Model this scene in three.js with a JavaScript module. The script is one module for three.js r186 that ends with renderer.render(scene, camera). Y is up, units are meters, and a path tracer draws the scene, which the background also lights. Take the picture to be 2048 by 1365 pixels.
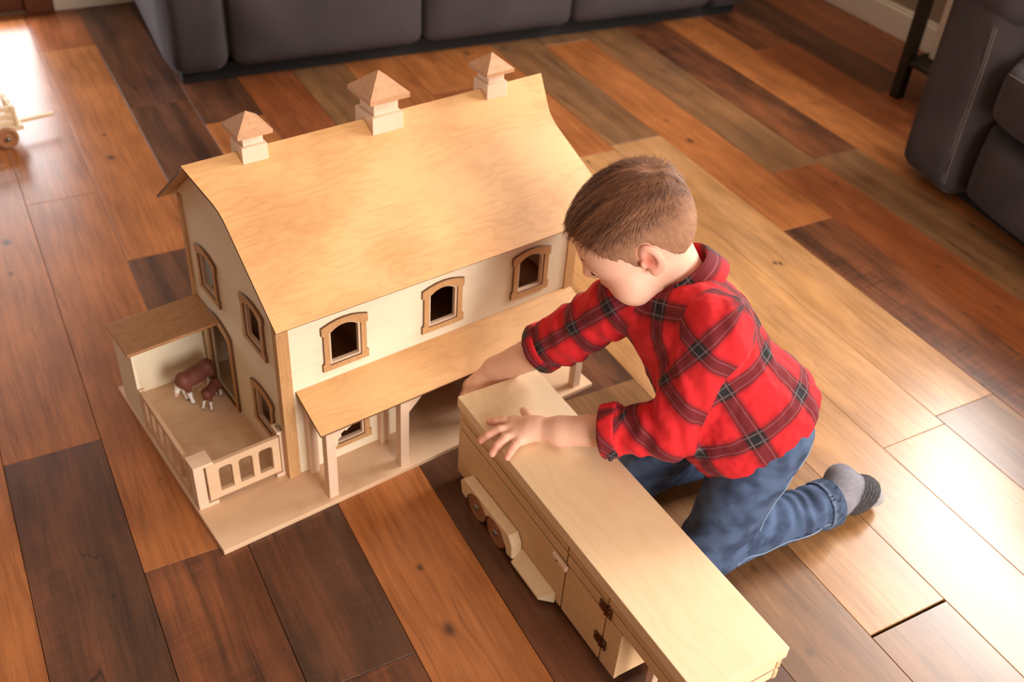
import * as THREE from 'three';
import { RoundedBoxGeometry } from 'three/addons/geometries/RoundedBoxGeometry.js';
import { RectAreaLightUniformsLib } from 'three/addons/lights/RectAreaLightUniformsLib.js';
import { mergeGeometries } from 'three/addons/utils/BufferGeometryUtils.js';
import { ImprovedNoise } from 'three/addons/math/ImprovedNoise.js';

// ---------------------------------------------------------------- camera, sky, lights, exposure
const scene = new THREE.Scene();
const TURN = 0.14285;                                                // the barn, the boy and the camera stand turned by this against the walls
function turnIntoRoom(o) { const q = new THREE.Quaternion().setFromAxisAngle(new THREE.Vector3(0, 1, 0), TURN); o.position.applyQuaternion(q); o.quaternion.premultiply(q); }
const camera = new THREE.PerspectiveCamera(36.44, 2048 / 1365, 0.05, 40);
camera.position.set(-0.3481, 1.3863, 1.1457);
camera.up.set(0.3312, 0.7803, -0.5306);
camera.lookAt(-0.3481 + 0.49272, 1.3863 - 0.62257, 1.1457 - 0.60797);
turnIntoRoom(camera);
camera.focus = 1.52; camera.userData.fStop = 4.0;
scene.add(camera);
scene.background = new THREE.Color(0.95, 0.95, 0.94);
scene.backgroundIntensity = 1.2;
const renderer = new THREE.WebGLRenderer({ antialias: true });
renderer.toneMapping = THREE.LinearToneMapping;
renderer.toneMappingExposure = 0.79;
renderer.outputColorSpace = THREE.SRGBColorSpace;
renderer.shadowMap.enabled = true;
RectAreaLightUniformsLib.init();
// world axes are the room's: X across the planks, Z along them towards the camera
const room = (X, y, Z) => [X, y, Z];
function daylight(X, y, Z, turn, w, h, color, power) {           // daylight coming in at a window opening
  const l = new THREE.RectAreaLight(color, power, w, h);
  l.position.set(...room(X, y, Z)); l.rotation.set(0, turn, 0); l.castShadow = true;
  scene.add(l); return l;
}
// RectAreaLight shines along its own -Z
daylight(1.00, 1.06, 3.04, 0, 1.4, 1.9, new THREE.Color(1.0, 0.925, 0.85), 18.5);         // glass door behind the camera
daylight(2.78, 1.52, -0.10, Math.PI / 2, 0.95, 1.10, new THREE.Color(1.0, 0.975, 0.94), 44);   // window above the armchair
daylight(-0.45, 0.33, -2.46, Math.PI, 1.0, 0.58, new THREE.Color(0.95, 0.97, 1.0), 12);     // sunlit terrace seen low through the glass door at the back
// ---------------------------------------------------------------- helpers
const S3 = THREE.SRGBColorSpace;
let seedState = 12345;
const rnd = () => { seedState = (seedState * 1664525 + 1013904223) >>> 0; return seedState / 4294967296; };
const reseed = (n) => { seedState = (n * 2654435761) >>> 0; rnd(); rnd(); };
const perlin = new ImprovedNoise();
const noise = (x, y = 0, z = 0) => perlin.noise(x + 31.7, y + 17.3, z + 5.1);
const fbm = (x, y, z = 0, o = 4) => { let a = 0, w = 0.5; for (let i = 0; i < o; i++) { a += w * noise(x, y, z + i * 7.3); x *= 2; y *= 2; z *= 2; w *= 0.5; } return a; };
const clamp = (v, a = 0, b = 1) => Math.min(b, Math.max(a, v));
const smooth = (a, b, v) => { const t = clamp((v - a) / (b - a)); return t * t * (3 - 2 * t); };
const lerp = (a, b, t) => a + (b - a) * t;
const used = {};
function numbered(n) { used[n] = (used[n] ?? -1) + 1; return used[n] ? n + '_' + String(used[n]).padStart(3, '0') : n; }
function tag(o, label, category, group, kind) {
  if (label) o.userData.label = label;
  if (category) o.userData.category = category;
  if (group) o.userData.group = group;
  if (kind) o.userData.kind = kind;
  return o;
}
function shadows(m) { m.castShadow = true; m.receiveShadow = true; return m; }
function part(name, geo, mat, parent, label) {
  const m = shadows(new THREE.Mesh(Array.isArray(geo) ? mergeAll(geo) : geo, mat));
  m.name = numbered(name); if (label) m.userData.label = label;
  parent.add(m); return m;
}
function thing(name, label, category, pos = [0, 0, 0], turn = 0, group) {
  const g = new THREE.Group(); g.name = numbered(name); g.position.set(...pos); g.rotation.y = turn;
  scene.add(g); return tag(g, label, category, group);
}
function struct(name, geo, mat) { const m = part(name, geo, mat, scene); m.userData.kind = 'structure'; return m; }
function mergeAll(list) {
  return mergeGeometries(list.map((g) => { const n = g.index ? g.toNonIndexed() : g; for (const k of Object.keys(n.attributes)) if (!['position', 'normal', 'uv'].includes(k)) n.deleteAttribute(k); return n; }));
}
// uv in metres by the dominant normal; the grain (u) runs along axis g
function boxUV(geo, g = 'x', off = [0, 0]) {
  const q = geo.index ? geo.toNonIndexed() : geo, p = q.attributes.position, uv = new Float32Array(p.count * 2);
  q.computeVertexNormals === undefined || (q.attributes.normal || q.computeVertexNormals());
  const a = new THREE.Vector3(), b = new THREE.Vector3(), c = new THREE.Vector3();
  const gi = { x: 0, y: 1, z: 2 }[g];
  for (let i = 0; i < p.count; i += 3) {
    a.fromBufferAttribute(p, i); b.fromBufferAttribute(p, i + 1); c.fromBufferAttribute(p, i + 2);
    const n = b.clone().sub(a).cross(c.clone().sub(a)); const ab = [Math.abs(n.x), Math.abs(n.y), Math.abs(n.z)];
    let d = ab.indexOf(Math.max(...ab)); const axes = [0, 1, 2].filter((k) => k !== d);
    let ua = axes.includes(gi) ? gi : axes[0], va = axes.find((k) => k !== ua);
    [a, b, c].forEach((v, k) => { const e = [v.x, v.y, v.z]; uv[(i + k) * 2] = e[ua] + off[0]; uv[(i + k) * 2 + 1] = e[va] + e[d] * 0.37 + off[1]; });
  }
  q.setAttribute('uv', new THREE.BufferAttribute(uv, 2));
  return q;
}
// a board from corner a to corner b, edges rounded
function board(a, b, g = 'x', r = 0.0012) {
  const s = a.map((v, i) => Math.abs(b[i] - v));
  const rr = Math.min(r, ...s.map((v) => v * 0.45));
  const geo = new RoundedBoxGeometry(s[0], s[1], s[2], 2, rr);
  geo.translate(...a.map((v, i) => (v + b[i]) / 2));
  return boxUV(geo, g, [rnd(), rnd()]);
}
// a panel cut from a sheet: outline and holes in the plane, thickness along +z of the panel, then moved by m
function panel(outline, holes, t, m, g = 'x', bevel = 0.0008) {
  const s = new THREE.Shape(outline.map((p) => new THREE.Vector2(...p)));
  for (const h of holes) s.holes.push(new THREE.Path(h.map((p) => new THREE.Vector2(...p))));
  const geo = new THREE.ExtrudeGeometry(s, { depth: t - 2 * bevel, bevelEnabled: bevel > 0, bevelThickness: bevel, bevelSize: bevel, bevelOffset: -bevel, bevelSegments: 1, curveSegments: 6 });
  geo.translate(0, 0, bevel);
  const q = boxUV(geo, g, [rnd(), rnd()]);
  if (m) q.applyMatrix4(m);
  return q;
}
const rect = (x0, y0, x1, y1) => [[x0, y0], [x1, y0], [x1, y1], [x0, y1]];
function arched(x0, y0, x1, y1, rise, n = 8) {                    // rectangle with a segmental top
  const o = [[x0, y0], [x1, y0]];
  for (let i = 0; i <= n; i++) { const t = i / n, x = lerp(x1, x0, t); o.push([x, y1 - rise + rise * (1 - (2 * t - 1) ** 2)]); }
  return o;
}
const M4 = () => new THREE.Matrix4();
const basis = (x, y, z, o) => new THREE.Matrix4().makeBasis(new THREE.Vector3(...x), new THREE.Vector3(...y), new THREE.Vector3(...z)).setPosition(...o);
function tube(pts, r, seg = 40, rad = 6) { return new THREE.TubeGeometry(new THREE.CatmullRomCurve3(pts.map((p) => new THREE.Vector3(...p))), seg, r, rad, false); }
// ---------------------------------------------------------------- textures
function texture(w, h, fn, sx, sy, srgb = true) {
  const d = new Uint8Array(w * h * 4);
  for (let j = 0; j < h; j++) for (let i = 0; i < w; i++) {
    const c = fn(i / w * sx, j / h * sy, i, j), k = (j * w + i) * 4;
    d[k] = clamp(c[0], 0, 255); d[k + 1] = clamp(c[1], 0, 255); d[k + 2] = clamp(c[2], 0, 255); d[k + 3] = 255;
  }
  const t = new THREE.DataTexture(d, w, h, THREE.RGBAFormat);
  t.wrapS = t.wrapT = THREE.MirroredRepeatWrapping; t.magFilter = THREE.LinearFilter; t.minFilter = THREE.LinearMipmapLinearFilter; t.generateMipmaps = true;
  if (srgb) t.colorSpace = S3;
  t.repeat.set(1 / sx, 1 / sy); t.needsUpdate = true; return t;
}
const mix = (a, b, t) => a.map((v, i) => v + (b[i] - v) * t);
// plywood and solid wood: base and dark sRGB colours, rings = how strong the figure is, figure = size of its waves in metres
function wood(base, dark, { rings = 0.5, fig = 0.12, fine = 0.3, blotch = 0.3, z = 0, w = 768, h = 384, sx = 0.8, sy = 0.4 } = {}) {
  return texture(w, h, (x, y) => {
    const wx = fbm(x / (fig * 2.2), y / fig, z, 4), wy = fbm(x / (fig * 3), y / (fig * 0.8), z + 9, 4);
    const ring = Math.pow(0.5 + 0.5 * Math.sin((y / fig * 2.2 + wx * 5.0 + wy * 2) * Math.PI * 2), 3);
    const fi = 0.5 + 0.5 * noise(x * 45, y * 700, z) + 0.4 * noise(x * 14, y * 260, z + 3);
    const bl = 0.5 + fbm(x / 0.19, y / 0.15, z + 20, 3);
    const t = clamp(rings * ring * (0.4 + bl * 0.8) + fine * (fi - 0.5) + blotch * (bl - 0.5) + 0.18);
    return mix(base, dark, t);
  }, sx, sy);
}
const std = (o) => new THREE.MeshStandardMaterial(o);
const WM = {};
function woodMat(key, base, dark, opts, rough = 0.55, phys) {
  const o = { map: wood(base, dark, opts), roughness: rough };
  return (WM[key] = phys ? new THREE.MeshPhysicalMaterial({ ...o, ...phys }) : std(o));
}
woodMat('roof', [214, 166, 112], [174, 121, 72], { rings: 0.16, fig: 0.09, fine: 0.34, blotch: 1.0, z: 2, w: 1024, h: 512 }, 0.42);
woodMat('wall', [240, 226, 200], [228, 207, 176], { rings: 0.25, fig: 0.2, fine: 0.2, blotch: 0.3, z: 4 }, 0.6);
woodMat('base', [226, 192, 158], [204, 166, 130], { rings: 0.3, fig: 0.2, fine: 0.3, blotch: 0.3, z: 6 }, 0.6);
woodMat('pale', [232, 202, 176], [216, 182, 152], { rings: 0.15, fig: 0.03, fine: 0.4, blotch: 0.2, z: 8 }, 0.6);
woodMat('cap', [198, 152, 114], [166, 116, 80], { rings: 0.3, fig: 0.03, fine: 0.5, blotch: 0.4, z: 9, w: 256, h: 128 }, 0.5);
woodMat('varnished', [176, 128, 84], [142, 98, 60], { rings: 0.3, fig: 0.05, fine: 0.4, blotch: 0.5, z: 11 }, 0.25);
woodMat('trim', [202, 156, 106], [166, 118, 74], { rings: 0.3, fig: 0.03, fine: 0.5, blotch: 0.4, z: 10 }, 0.5);
woodMat('edge', [120, 80, 46], [92, 58, 32], { rings: 0.2, fig: 0.02, fine: 0.5, blotch: 0.2, z: 12, w: 256, h: 128 }, 0.6);
woodMat('maple', [236, 211, 175], [220, 187, 145], { rings: 0.22, fig: 0.17, fine: 0.14, blotch: 0.3, z: 14, w: 1024, h: 512 }, 0.5);
woodMat('slat', [222, 186, 142], [202, 162, 116], { rings: 0.2, fig: 0.04, fine: 0.35, blotch: 0.3, z: 16 }, 0.55);
woodMat('wheel', [176, 122, 84], [140, 92, 60], { rings: 0.3, fig: 0.02, fine: 0.5, blotch: 0.3, z: 18, w: 256, h: 128 }, 0.5);
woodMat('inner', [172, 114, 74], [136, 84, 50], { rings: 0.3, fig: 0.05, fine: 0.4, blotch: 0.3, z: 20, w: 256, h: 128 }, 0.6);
const steel = std({ color: 0x8d8f90, metalness: 1, roughness: 0.35 });
const brass = std({ color: 0x6e4c2c, metalness: 1, roughness: 0.42 });
// ---------------------------------------------------------------- the room
const roomPart = (geo) => geo;
const XL = -2.4, XR = 2.82, ZB = -2.503, ZF = 3.1, CEIL = 2.5, WT = 0.14;
const wallPaint = std({ color: 0x93826f, roughness: 0.9, bumpMap: texture(256, 256, (x, y) => { const v = 128 + 60 * fbm(x / 0.02, y / 0.02, 3, 3); return [v, v, v]; }, 0.5, 0.5, false), bumpScale: 0.0006 });
const ceilPaint = std({ color: 0xcbb9a3, roughness: 0.95 });
const whitePaint = std({ color: 0xe4ddd2, roughness: 0.5 });
const subfloorMat = std({ color: 0x1a120c, roughness: 0.95 });
const glass = new THREE.MeshPhysicalMaterial({ color: 0xffffff, transmission: 1, thickness: 0, roughness: 0.0, ior: 1.45 });
const floor = struct('floor', roomPart(boxUV(new THREE.BoxGeometry(XR - XL + 2 * WT, 0.1, ZF - ZB + 2 * WT).translate((XL + XR) / 2, -0.0585, (ZF + ZB) / 2))), subfloorMat);
const ceiling = struct('ceiling', roomPart(boxUV(new THREE.BoxGeometry(XR - XL + 2 * WT, 0.12, ZF - ZB + 2 * WT).translate((XL + XR) / 2, CEIL + 0.06, (ZF + ZB) / 2))), ceilPaint);
// walls: outline along the wall (a) and up (h); the hole is a window or door
function wall(name, along, a0, a1, at, dir, hole) {
  const geo = panel(rect(a0, 0, a1, CEIL), hole ? [rect(...hole)] : [], WT, null, 'x', 0);
  // along 'X': plane Z = at ; along 'Z': plane X = at ; dir: which way the thickness goes (outwards)
  const m = along === 'X' ? basis([1, 0, 0], [0, 1, 0], [0, 0, 1], [0, 0, dir > 0 ? at : at - WT]) : basis([0, 0, -1], [0, 1, 0], [1, 0, 0], [dir > 0 ? at : at - WT, 0, 0]);
  return struct(name, roomPart(geo.applyMatrix4(m)), wallPaint);
}
const W1 = [0.20, 0.06, 1.80, 2.06], W2 = [-0.64, 0.90, 0.44, 2.14], D1 = [-1.75, 0.0, 0.055, 2.03];
const wallBack = wall('wall_back', 'X', XL - WT, XR + WT, ZB, -1, [D1[0], 0.001, D1[2], D1[3]]);
const wallFront = wall('wall_front', 'X', XL - WT, XR + WT, ZF, 1, W1);
const wallRight = wall('wall_right', 'Z', -ZF, -ZB, XR, 1, [-W2[2], W2[1], -W2[0], W2[3]]);
const wallLeft = wall('wall_left', 'Z', -ZF, -ZB, XL, -1);
// windows: frame, sash bars, panes
function windowUnit(name, along, at, r, mullions, wood_) {
  const [a0, y0, a1, y1] = r, d = 0.05, f = 0.06, fr = [], put = (x0, h0, x1, h1, zz = d) => fr.push(along === 'X' ? board([x0, h0, at - zz], [x1, h1, at + zz]) : board([at - zz, h0, x0], [at + zz, h1, x1]));
  put(a0, y0, a0 + f, y1); put(a1 - f, y0, a1, y1); put(a0 + f, y1 - f, a1 - f, y1); put(a0 + f, y0, a1 - f, y0 + f);
  for (let k = 1; k < mullions; k++) { const x = lerp(a0, a1, k / mullions); put(x - 0.025, y0 + f, x + 0.025, y1 - f, 0.03); }
  const w = struct(name, roomPart(mergeAll(fr)), wood_);
  for (let k = 0; k < mullions; k++) {
    const x0 = lerp(a0, a1, k / mullions) + 0.055, x1 = lerp(a0, a1, (k + 1) / mullions) - 0.055;
    const g = along === 'X' ? new THREE.PlaneGeometry(x1 - x0, y1 - y0 - 2 * f).translate((x0 + x1) / 2, (y0 + y1) / 2, at) : new THREE.PlaneGeometry(x1 - x0, y1 - y0 - 2 * f).rotateY(Math.PI / 2).translate(at, (y0 + y1) / 2, (x0 + x1) / 2);
    part('pane', roomPart(g), glass, w);
  }
  return w;
}
const brownFrame = std({ color: 0x6a3a22, roughness: 0.5 });
windowUnit('window_1', 'X', ZF + 0.07, W1, 3, whitePaint);
windowUnit('window_2', 'Z', XR + 0.07, W2, 2, whitePaint);
const patio = windowUnit('door_1', 'X', ZB - 0.07, D1, 2, brownFrame);
part('door_handle', roomPart(board([-0.93, 0.95, ZB - 0.02], [-0.90, 1.15, ZB + 0.01], 'y')), steel, patio);
part('jamb', roomPart(board([D1[2], 0, ZB - 0.06], [D1[2] + 0.085, D1[3] + 0.08, ZB + 0.022], 'y', 0.004)), brownFrame, patio);
part('jamb', roomPart(board([D1[0] - 0.085, 0, ZB - 0.06], [D1[0], D1[3] + 0.08, ZB + 0.022], 'y', 0.004)), brownFrame, patio);
part('door_head', roomPart(board([D1[0], D1[3], ZB - 0.06], [D1[2], D1[3] + 0.08, ZB + 0.022], 'x', 0.004)), brownFrame, patio);
// baseboards
const bb = 0.105;
struct('baseboard_right', roomPart(mergeAll([board([XR - 0.016, 0, ZB], [XR, bb - 0.014, ZF], 'z', 0.003), board([XR - 0.010, bb - 0.016, ZB], [XR, bb, ZF], 'z', 0.004)])), whitePaint);
struct('baseboard_back', roomPart(mergeAll([board([D1[2] + 0.086, 0, ZB], [XR - 0.017, bb - 0.014, ZB + 0.016], 'x', 0.003), board([D1[2] + 0.086, bb - 0.016, ZB], [XR - 0.017, bb, ZB + 0.01], 'x', 0.004)])), whitePaint);
struct('baseboard_left', roomPart(board([XL, 0, ZB], [XL + 0.016, bb, ZF], 'z', 0.003)), whitePaint);
struct('baseboard_front', roomPart(board([XL + 0.017, 0, ZF - 0.016], [XR - 0.017, bb, ZF], 'x', 0.003)), whitePaint);

// floor planks: 0.1687 m wide, 1.24 m long, printed in five kinds of old wood
const PW = 0.16872, PC = -0.1272, PL = 1.24;
function plankTex(kind, z) {
  const K = {
    orange: { a: [174, 108, 60], b: [122, 70, 36], edge: 0.15, saw: 0, knot: 0.8, grey: 0 },
    rust: { a: [148, 84, 48], b: [100, 54, 30], edge: 0.3, saw: 0, knot: 0.5, grey: 0 },
    tan: { a: [190, 140, 90], b: [140, 98, 60], edge: 0.3, saw: 0, knot: 1.0, grey: 0.4 },
    dark: { a: [110, 69, 48], b: [68, 44, 33], edge: 0.8, saw: 0.8, knot: 0.2, grey: 0.2 },
    grey: { a: [142, 100, 64], b: [98, 68, 45], edge: 0.5, saw: 0.3, knot: 0.4, grey: 0.45 },
    saw: { a: [132, 78, 48], b: [72, 44, 30], edge: 0.5, saw: 1.15, knot: 0.1, grey: 0.1 },
  }[kind];
  const knots = [0, 1].map((k) => [noise(k * 7.1, z) * 0.6 + 0.62, noise(k * 3.3, z + 5) * 0.07 + 0.085, 0.007 + 0.012 * Math.abs(noise(k * 5.7, z + 9))]);
  return texture(1024, 144, (x, y) => {
    let yy = y, kn = 0;
    for (const [kx, ky, kr] of knots) { const dx = (x - kx) * 0.4, dy = y - ky, q = Math.exp(-(dx * dx + dy * dy) / (kr * kr * 3)); yy += dy * q * 1.2; kn = Math.max(kn, Math.exp(-(((x - kx) / 1.5) ** 2 + dy * dy) / (kr * kr * 0.35))); }
    const wv = fbm(x / 0.45, yy / 0.07, z, 3);
    const ring = Math.pow(0.5 + 0.5 * Math.sin((yy / 0.011 + wv * 5) * Math.PI * 2 * 0.5), 1.5);
    const gl = noise(x * 7 + wv * 2, yy * 330 + wv * 9, z + 14), fine = 0.7 * noise(x * 16, y * 420, z) + 0.6 * noise(x * 40, y * 900, z + 4) + 1.1 * smooth(0.12, 0.5, gl);
    const stripe = smooth(-0.1, 0.35, fbm(x / 0.9, y / 0.055, z + 30, 3));             // long darker bands
    const saw = K.saw * (0.5 + 0.5 * noise(x * 150 + y * 18, y * 6, z)) * smooth(0.0, 0.3, fbm(x / 0.35, y / 0.09, z + 50, 2) + 0.12);
    const blot = fbm(x / 0.16, y / 0.05, z + 110, 4);
    let t = 0.10 + 0.15 * ring + 0.24 * fine + 0.75 * blot + K.edge * 0.75 * stripe + 0.55 * saw;
    let c = mix(K.a, K.b, clamp(t, -0.2, 1.25));
    const g = K.grey * smooth(-0.15, 0.3, fbm(x / 0.25, y / 0.08, z + 70, 3));
    c = mix(c, [c[1] * 1.30 + 4, c[1] * 1.02, c[1] * 0.75], clamp(g));
    const crack = smooth(0.02, 0.0, Math.abs(noise(x * 3.1, y * 30, z + 90))) * smooth(0.15, 0.4, noise(x * 1.7, y * 9, z + 95));
    return mix(c, [38, 24, 17], clamp(kn * K.knot * 0.85 + crack * 0.6));
  }, PL, PW);
}
const plankMats = {}; let pz = 1;
const KINDS = ['orange', 'rust', 'tan', 'dark', 'grey', 'saw'];
for (const k of KINDS) plankMats[k] = [0, 1].map(() => std({ map: plankTex(k, (pz += 3.7)), roughness: 0.29 }));
function plankGeo(len, shift) {
  const g = new THREE.BoxGeometry(PW - 0.0011, 0.008, len - 0.0011, 1, 1, 1);
  const p = g.attributes.position;                                  // the upper edges are eased
  const q = new RoundedBoxGeometry(PW - 0.0009, 0.008, len - 0.0009, 1, 0.0009).toNonIndexed();
  const a = q.attributes.position, uv = new Float32Array(a.count * 2);
  for (let i = 0; i < a.count; i++) { uv[i * 2] = a.getZ(i) + PL / 2 + shift; uv[i * 2 + 1] = a.getX(i) + PW / 2; }
  q.setAttribute('uv', new THREE.BufferAttribute(uv, 2)); return q;
}
const geoCache = {};
function plank(n, z0, z1, kind, v) {                               // z0 < z1 along the planks
  const len = z1 - z0, shift = (v >> 1) * 1.24, key = len.toFixed(3) + shift;
  geoCache[key] ??= plankGeo(len, shift);
  const m = part('plank', geoCache[key], plankMats[kind][v & 1], floor);
  const X = PC + (n + 0.5) * PW; m.position.set(...room(X, -0.004, (z0 + z1) / 2)); m.rotation.y = v & 4 ? Math.PI : 0;
  return m;
}
// seen rows: a joint of the row (towards +Z is the camera) and the kinds from the back wall forwards
const ROWS = {
  '-3': [0.5, 'orange dark orange rust'], '-2': [-0.9, 'tan orange orange rust'], '-1': [-0.365, 'tan orange dark rust'],
  0: [-0.02, 'orange orange saw rust'], 1: [-0.93, 'rust orange dark saw rust'], 2: [-0.45, 'dark dark orange rust'],
  3: [-1.52, 'dark orange dark dark'], 4: [-0.55, 'rust rust dark saw'], 5: [-0.1, 'grey dark grey tan'],
  6: [0.60, 'rust orange tan grey'], 7: [-1.47, 'orange rust tan tan'], 8: [-0.96, 'grey orange tan tan'],
  9: [0.255, 'rust grey tan grey'], 10: [-0.43, 'grey orange saw rust'], 11: [-0.68, 'rust grey rust dark'],
  12: [-0.70, 'orange saw grey dark'], 13: [-1.0, 'dark orange orange dark'], 14: [-1.39, 'saw rust rust orange'],
  15: [-0.97, 'dark dark rust dark'], 16: [-1.2, 'rust rust rust dark'], 17: [-0.4, 'rust rust orange dark'],
};
reseed(77);
for (let n = -14; n <= 17; n++) {
  const row = ROWS[n], j = row ? row[0] : rnd() * PL, seq = row ? row[1].split(' ') : null;
  let z = j; while (z > ZB) z -= PL;
  let k = 0;
  for (; z < ZF; z += PL) {
    const z0 = Math.max(z, ZB), z1 = Math.min(z + PL, ZF);
    if (z1 - z0 < 0.02) continue;
    const kind = seq ? seq[Math.min(k, seq.length - 1)] : KINDS[Math.floor(rnd() * 6)];
    k++;
    plank(n, n === 6 && Math.abs(z0 - 0.6) < 0.01 ? z0 + 0.004 : z0, z1, kind, Math.floor(rnd() * 8));
  }
}
// ---------------------------------------------------------------- the toy barn (its front left floor corner is the origin)
reseed(5);
const barn = thing('toy_barn', 'large light wooden toy barn with honey-stained gambrel roof, porch, pen and three cupolas', 'toy barn');
const BT = 0.0102, FV = -0.0922, BV = -0.463, GU = 0.170, GR = 0.790;   // base top, front and back wall, left and right gable
part('base_board', board([0, 0, -0.4909], [0.8, BT, 0], 'x', 0.0015), WM.base, barn);
const roofAt = (v) => { const d = Math.abs(v + 0.278); return d < 0.077 ? 0.5675 - d * 0.643 : 0.518 - (d - 0.077) * 0.827; };
// front wall: three upper windows, two lower ones and the wide doorway
const winOpen = (cx, cy) => arched(cx - 0.027, cy - 0.040, cx + 0.027, cy + 0.039, 0.010);
const upW = [0.290, 0.488, 0.685], loW = [0.290, 0.685];
part('front_wall', panel([[GU, BT], [0.392, BT], [0.392, 0.175], [0.42, 0.192], [0.556, 0.192], [0.584, 0.175], [0.584, BT], [GR, BT], [GR, 0.422], [GU, 0.422]],
  [...upW.map((c) => winOpen(c, 0.277)), ...loW.map((c) => winOpen(c, 0.087))], 0.006, M4().makeTranslation(0, 0, FV - 0.006)), WM.wall, barn);
part('back_wall', panel([[GU, BT], [GR, BT], [GR, 0.422], [GU, 0.422]], [], 0.006, M4().makeTranslation(0, 0, BV)), WM.wall, barn);
const gable = [[FV - 0.006, BT], ...[FV - 0.006, -0.201, -0.278, -0.355, BV + 0.006].map((v) => [v, roofAt(v) - 0.007]), [BV + 0.006, BT]].map(([v, h]) => [-v, h]);
const gW = [[0.370, 0.291], [0.183, 0.298], [0.178, 0.112]];           // windows of the left gable: (depth, height)
const gDoor = arched(0.312, BT + 0.003, 0.404, 0.185, 0.014);
const leftM = basis([0, 0, -1], [0, 1, 0], [1, 0, 0], [GU, 0, 0]);      // panel x -> depth, z -> inwards
part('left_gable', panel(gable, [...gW.map(([a, b]) => winOpen(a, b)), gDoor], 0.006, leftM), WM.wall, barn);
part('right_gable', panel(gable, gW.map(([a, b]) => winOpen(a, b)), 0.006, basis([0, 0, -1], [0, 1, 0], [1, 0, 0], [GR - 0.006, 0, 0])), WM.wall, barn);
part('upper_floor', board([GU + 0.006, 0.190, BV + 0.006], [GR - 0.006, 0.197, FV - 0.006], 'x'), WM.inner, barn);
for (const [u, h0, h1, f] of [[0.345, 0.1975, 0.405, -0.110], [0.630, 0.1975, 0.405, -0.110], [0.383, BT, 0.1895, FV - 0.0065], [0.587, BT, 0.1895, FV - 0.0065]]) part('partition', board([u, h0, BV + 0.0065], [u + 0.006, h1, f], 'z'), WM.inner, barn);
// stained corner boards
for (const [a, b] of [[[GU - 0.001, BT, FV], [GU + 0.018, 0.42, FV + 0.004]], [[GR - 0.018, BT, FV], [GR + 0.001, 0.42, FV + 0.004]],
  [[GU - 0.004, BT, FV - 0.012], [GU, 0.418, FV + 0.004]], [[GR, BT, FV - 0.012], [GR + 0.004, 0.418, FV + 0.004]], [[GU - 0.004, BT, BV - 0.003], [GU, 0.41, BV + 0.011]], [[GR, BT, BV - 0.003], [GR + 0.004, 0.41, BV + 0.011]]])
  part('corner_board', board(a, b, 'y', 0.0008), WM.trim, barn);
// window surrounds: stained outer frame with ears, pale inner lining
const frameShape = [[-0.0445, -0.052], [0.0445, -0.052], [0.0445, -0.036], [0.041, -0.034], [0.041, 0.024], [0.0445, 0.026], [0.0445, 0.042], [0.030, 0.047], [0.015, 0.0505], [0, 0.0515], [-0.015, 0.0505], [-0.030, 0.047], [-0.0445, 0.042], [-0.0445, 0.026], [-0.041, 0.024], [-0.041, -0.034], [-0.0445, -0.036]];
const frameHole = arched(-0.0300, -0.0405, 0.0300, 0.0385, 0.011), linerHole = arched(-0.0262, -0.0372, 0.0262, 0.0362, 0.010);
function surround(m) {
  const w = part('window_frame', panel(frameShape, [frameHole], 0.0045, m, 'y', 0.0006), [WM.trim, WM.edge], barn);
  part('window_lining', panel(arched(-0.0300, -0.0405, 0.0300, 0.0385, 0.011), [linerHole], 0.0075, m.clone().multiply(M4().makeTranslation(0, 0, -0.006)), 'y', 0), WM.pale, w);
}
const onFront = (c, h) => M4().makeTranslation(c, h, FV + 0.0003);
const onLeft = (d, h) => basis([0, 0, 1], [0, 1, 0], [-1, 0, 0], [GU - 0.0003, h, -d]);
for (const c of upW) surround(onFront(c, 0.277));
for (const c of loW) surround(onFront(c, 0.087));
for (const [d, h] of gW) surround(onLeft(d, h));
{ // side door surround, arched, seen beside the lean-to
  const o = arched(-0.060, 0.0005, 0.060, 0.204 - BT, 0.018), i = arched(-0.046, 0.003, 0.046, 0.185 - BT, 0.014);
  part('door_frame', panel(o, [i], 0.0045, onLeft(0.358, BT), 'y', 0.0006), [WM.trim, WM.edge], barn);
}
// roof: four sheets; the upper pair runs out at both ends to a prow
function sheet(a, b, c, d, t) {                                       // quad a b c d (outer face, counter-clockwise), thickness t downwards
  const A = new THREE.Vector3(...a), B = new THREE.Vector3(...b), D = new THREE.Vector3(...d), x = B.clone().sub(A).normalize(), n = x.clone().cross(D.clone().sub(A)).normalize(), y = n.clone().cross(x);
  const m = basis(x.toArray(), y.toArray(), n.toArray(), A.clone().addScaledVector(n, -t).toArray()), inv = m.clone().invert();
  const pts = [a, b, c, d].map((p) => { const v = new THREE.Vector3(...p).applyMatrix4(inv); return [v.x, v.y]; });
  return panel(pts, [], t, m, 'x', 0.0006);
}
const E0 = [0.147, 0.384, -0.039], E1 = [0.843, 0.384, -0.039], K0 = [0.1434, 0.518, -0.201], K1 = [0.794, 0.518, -0.201], R0 = [0.1196, 0.5675, -0.278], R1 = [0.826, 0.5675, -0.278];
const back = ([u, h, v]) => [u, h, -0.556 - v];
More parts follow.
